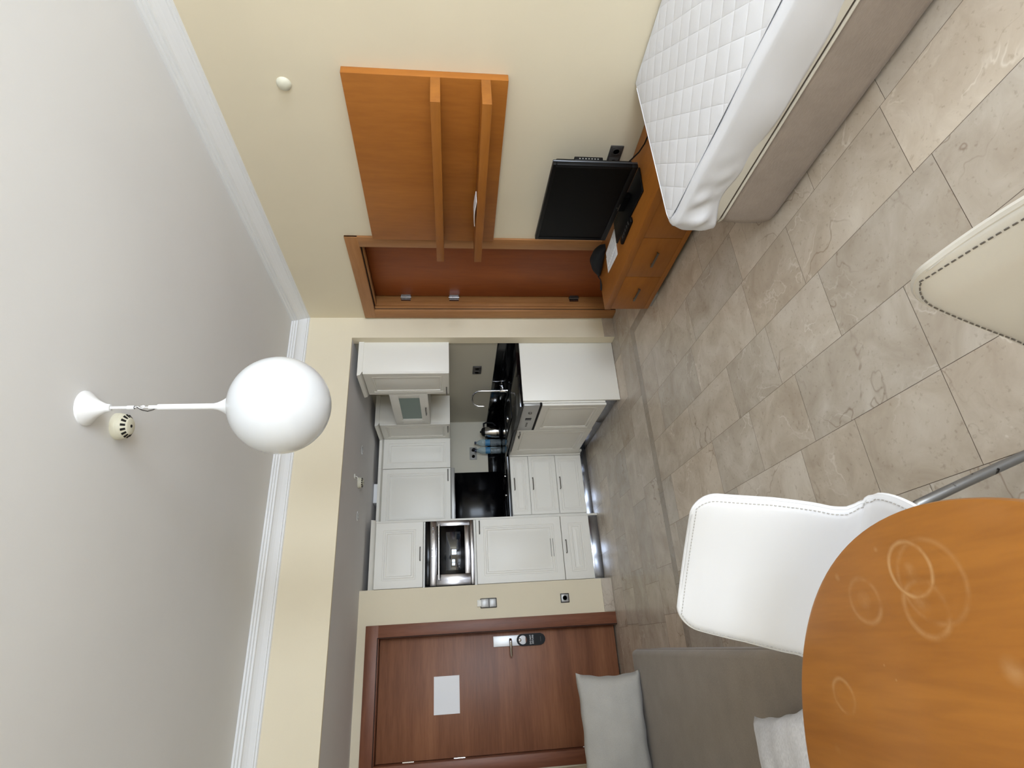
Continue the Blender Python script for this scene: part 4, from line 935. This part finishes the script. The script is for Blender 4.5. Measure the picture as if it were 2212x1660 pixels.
# ------------------------------------------------------------------ table
def table():
    cx, cy, R = -.323, .790, .482
    m = wood('orange_table_veneer', srgb(158, 98, 32), srgb(182, 119, 46), (6, .7, 6), .36, .6, coat=.15)
    # pale rings and spots left by cups on the varnish
    src = bsdf(m).inputs['Base Color'].links[0].from_socket
    t0 = coords(m); tot = None
    for (x, y, r, w, a) in RINGS:
        d = nd(m, 'ShaderNodeVectorMath', operation='DISTANCE'); lk(m, t0, d.inputs[0]); d.inputs[1].default_value = (x-cx, y-cy, 0.0)
        sp = nd(m, 'ShaderNodeVectorMath', operation='MULTIPLY'); sp.inputs[1].default_value = (1, 1, 0); lk(m, t0, sp.inputs[0]); lk(m, sp.outputs[0], d.inputs[0])
        s = nd(m, 'ShaderNodeMath', operation='SUBTRACT'); s.inputs[1].default_value = r; lk(m, d.outputs['Value'], s.inputs[0])
        ab = nd(m, 'ShaderNodeMath', operation='ABSOLUTE'); lk(m, s.outputs[0], ab.inputs[0])
        dv = nd(m, 'ShaderNodeMath', operation='DIVIDE'); dv.inputs[1].default_value = w; lk(m, ab.outputs[0], dv.inputs[0])
        su = nd(m, 'ShaderNodeMath', operation='SUBTRACT', use_clamp=True); su.inputs[0].default_value = 1; lk(m, dv.outputs[0], su.inputs[1])
        mu = nd(m, 'ShaderNodeMath', operation='MULTIPLY'); mu.inputs[1].default_value = a*.78; lk(m, su.outputs[0], mu.inputs[0])
        if tot is None: tot = mu.outputs[0]
        else:
            ad = nd(m, 'ShaderNodeMath', operation='MAXIMUM'); lk(m, tot, ad.inputs[0]); lk(m, mu.outputs[0], ad.inputs[1]); tot = ad.outputs[0]
    n = nd(m, 'ShaderNodeTexNoise'); n.inputs['Scale'].default_value = 22; n.inputs['Detail'].default_value = 4; lk(m, t0, n.inputs[0])
    nr = ramp(m, [(.38, (.1, .1, .1, 1)), (.6, (1, 1, 1, 1))]); lk(m, n.outputs[0], nr.inputs[0])
    k = nd(m, 'ShaderNodeMath', operation='MULTIPLY'); lk(m, tot, k.inputs[0]); lk(m, nr.outputs[0], k.inputs[1])
    mx = nd(m, 'ShaderNodeMix', data_type='RGBA'); lk(m, k.outputs[0], mx.inputs[0]); lk(m, src, mx.inputs[6]); mx.inputs[7].default_value = srgb(226, 190, 140)
    lk(m, mx.outputs[2], bsdf(m).inputs['Base Color'])
    t = thing('round_table', 'round orange beech table with pale cup rings on its top', 'table', (cx, cy, 0))
    MB().lathe([(0, .712), (R-.012, .712), (R-.002, .716), (R, .722), (R, .732), (R-.002, .738), (R-.008, .740), (0, .740)], (cx, cy, 0), 128).build('tabletop', m, t, angle=40)
    MB().lathe([(.14, .70), (.14, .711), (0, .711)], (cx, cy, 0), 32).build('mounting_plate', M_tube, t)
    MB().lathe([(.035, .03), (.035, .705)], (cx, cy, 0), 28).build('column', M_chrome, t)
    MB().lathe([(.21, 0), (.21, .008), (.19, .014), (.06, .026), (.045, .040), (.036, .05)], (cx, cy, 0), 48).build('foot_plate', M_chrome, t)
RINGS = []
def onz(px, py, z):
    """meeting point of the view ray through a photo pixel with the height z"""
    d = R_*((1660-py-830)/FPX)-U_*((px-1106)/FPX)+F_; t = (z-EYE)/d.z; return d.x*t, d.y*t
for (px, py, r, w, a) in ((1965, 1230, .041, .005, .55), (1965, 1236, .0, .016, .35), (1868, 1298, .036, .006, .30), (1866, 1296, 0, .018, .28), (2000, 1316, .040, .007, .28), (1990, 1300, 0, .020, .3),
                          (1823, 1504, .028, .005, .32), (2010, 1255, .06, .006, .18), (1809, 1248, 0, .008, .9), (1891, 1187, 0, .006, .5), (2190, 1450, 0, .022, .35), (1936, 1470, 0, .003, .6), (1910, 1438, 0, .003, .6), (1809, 1620, 0, .010, .2)):
    x, y = onz(px, py, .74); RINGS.append((x, y, r, w, a))
table()

# ------------------------------------------------------------------ chairs
def interp(t, K):
    for a, b in zip(K, K[1:]):
        if a[0] <= t <= b[0]:
            f = (t-a[0])/(b[0]-a[0]); f = f*f*(3-2*f) if len(K) < 3 else f
            return [p+(q-p)*f for p, q in zip(a[1:], b[1:])]
    return list(K[-1][1:])
def chair(name, label, loc, rot, m, ms):
    """local frame: origin under the middle of the back's top edge, -Y is forward, X to the sitter's left"""
    t = thing(name, label, 'chair', loc, rot)
    C = [(.000, .836), (.012, .806), (.030, .765), (.052, .705), (.072, .645), (.092, .585), (.108, .540), (.128, .500), (.158, .472), (.20, .458), (.26, .450), (.32, .449), (.38, .452), (.44, .453), (.49, .446), (.525, .430), (.540, .412)]
    Wd = [.196, .200, .204, .209, .213, .215, .214, .228, .262, .285, .294, .292, .284, .272, .257, .240, .228]
    # smooth resample (Catmull-Rom)
    def cr(p0, p1, p2, p3, u): return .5*((2*p1)+(-p0+p2)*u+(2*p0-5*p1+4*p2-p3)*u*u+(-p0+3*p1-3*p2+p3)*u**3)
    D = [(c[0], c[1], w) for c, w in zip(C, Wd)]; Q = []
    for i in range(len(D)-1):
        p = [D[max(i-1, 0)], D[i], D[i+1], D[min(i+2, len(D)-1)]]
        for k in range(5): Q.append(tuple(cr(p[0][c], p[1][c], p[2][c], p[3][c], k/5) for c in range(3)))
    Q.append(D[-1]); L = [0]
    for a, b in zip(Q, Q[1:]): L.append(L[-1]+math.hypot(a[0]-b[0], a[1]-b[1]))
    T_ = L[-1]; n = len(Q); nu = 28
    # extra rows near the two ends so that the corners are round
    stations = sorted(set([round(x, 5) for x in L]+[.001, .003, .006, .010, .015, .021, .028, .036, T_-.003, T_-.009, T_-.018, T_-.03]))
    def at(s):
        for i in range(n-1):
            if L[i] <= s <= L[i+1]+1e-9:
                f = (s-L[i])/max(1e-9, L[i+1]-L[i]); a, b = Q[i], Q[i+1]
                tx, tz = b[0]-a[0], b[1]-a[1]; l = math.hypot(tx, tz)
                return a[0]+(b[0]-a[0])*f, a[1]+(b[1]-a[1])*f, a[2]+(b[2]-a[2])*f, tx/l, tz/l
        a = Q[-1]; b = Q[-2]; tx, tz = a[0]-b[0], a[1]-b[1]; l = math.hypot(tx, tz); return a[0], a[1], a[2], tx/l, tz/l
    def width(s, w):
        r = .060
        if s < r: w = w-r+math.sqrt(max(0, r*r-(r-s)**2))
        r = .10
        if T_-s < r: w = w-r+math.sqrt(max(0, r*r-(r-(T_-s))**2))
        return w
    def surf(s, u, side):
        fwd, z, w, tx, tz = at(s); w = width(s, w)
        nf, nz = -tz, tx                                  # normal toward the sitter
        if nz < 0 and abs(nz) > abs(nf): nf, nz = -nf, -nz
        if nf < 0 and abs(nf) >= abs(nz): nf, nz = -nf, -nz
        e = max(0, 1-abs(u)**3.2)**.5; ends = min(1, math.sqrt(max(0, s)/.05), math.sqrt(max(0, T_-s)/.05)); pad = .006+.020*e*ends if side > 0 else -.006-.004*e*ends
        back = max(0, min(1, (z-.52)/.15)); seat = 1-back
        curl = (abs(u)**2.2)*(.018*back+.034*seat)
        x = u*w
        return Vector((x, -(fwd+nf*(pad+curl)), z+nz*(pad+curl)))
    us = [-1+2*i/nu for i in range(nu+1)]
    us = [math.copysign(abs(u)**.8, u) for u in us]
    b = MB(); rows = []
    for s in stations:
        rows.append([surf(s, u, 1) for u in us]+[surf(s, u, -1) for u in us[::-1]])
    b.grid(rows, closed=True, caps=False)
    # close the two ends
    for s in (stations[0], stations[-1]):
        b.grid([[surf(s, u, 1) for u in us], [surf(s, u, -1) for u in us]])
    bmesh.ops.remove_doubles(b.bm, verts=b.bm.verts, dist=1e-5); bmesh.ops.recalc_face_normals(b.bm, faces=b.bm.faces)
    b.build('seat_shell', m, t, world=False, angle=60)
    # welt around the rim and a row of stitches just inside it
    def rim(ins, lift, n_top=20):
        pts = []
        for i in range(n_top+1): u = -1+2*i/n_top; pts.append((.0005+ins, u))
        seq = [(s, 1) for s in stations if ins+.002 < s < T_-.004]
        path = [(.0008+ins, -1+2*i/n_top) for i in range(n_top+1)]+seq+[(T_-.001-ins, 1-2*i/n_top) for i in range(n_top+1)]+[(s, -1) for s, _ in seq[::-1]]
        out = []
        for s, u in path:
            fwd, z, w, tx, tz = at(s); w = width(s, w); uu = u*(1-ins/max(w, .02)); p = surf(s, uu, 1); q = surf(s, uu, -1)
            out.append(p+(q-p)*(.5 if lift is None else 0)+((p-q).normalized()*lift if lift else Vector()))
        return out
    MB().tube(rim(0, None), .0062, 8, closed=True).build('welt', m, t, world=False)
    pts = rim(.0085, .0006); st = MB(); acc = 0; P = pts+[pts[0]]
    for a, c in zip(P, P[1:]):
        d = (c-a).length
        if d < 1e-6: continue
        while acc < d:
            p = a+(c-a)*(acc/d); tdir = (c-a)/d; st.tube([p-tdir*.0028, p+tdir*.0028], .0011, 5); acc += .0095
        acc -= d
    st.build('stitching', ms, t, world=False, smooth=False)
    # legs: bent tubes from below the seat
    for sx in (1, -1):
        MB().tube([(sx*.06, -.21, .425), (sx*.20, -.207, .425), (sx*.238, -.206, .421), (sx*.258, -.205, .408), (sx*.268, -.203, .385), (sx*.300, -.180, .27), (sx*.350, -.145, .085), (sx*.372, -.128, .008)], .0115, 14).build('leg', M_tube, t, world=False)
        MB().tube([(sx*.06, -.33, .425), (sx*.17, -.345, .425), (sx*.20, -.352, .419), (sx*.214, -.358, .402), (sx*.222, -.364, .38), (sx*.25, -.40, .25), (sx*.29, -.46, .008)], .0115, 14).build('leg', M_tube, t, world=False)
    MB().box(-.08, .08, -.36, -.18, .424, .436, .003).build('mounting_plate', M_tube, t, world=False)
    return t
# forward of the first chair is (-.69,-.724): rotate local -Y onto it
def face(fx, fy): return math.atan2(fy, fx)+PI/2
chair('dining_chair', 'white leatherette dining chair tucked in between table and sofa', (.186, 1.455, 0), face(-.69, -.724), M_leather, M_stitchw)
chair('dining_chair', 'cream leatherette dining chair in the foreground with visible grey stitching', (.394, .364, 0), face(-.98, .19), M_leather2, M_stitchd)
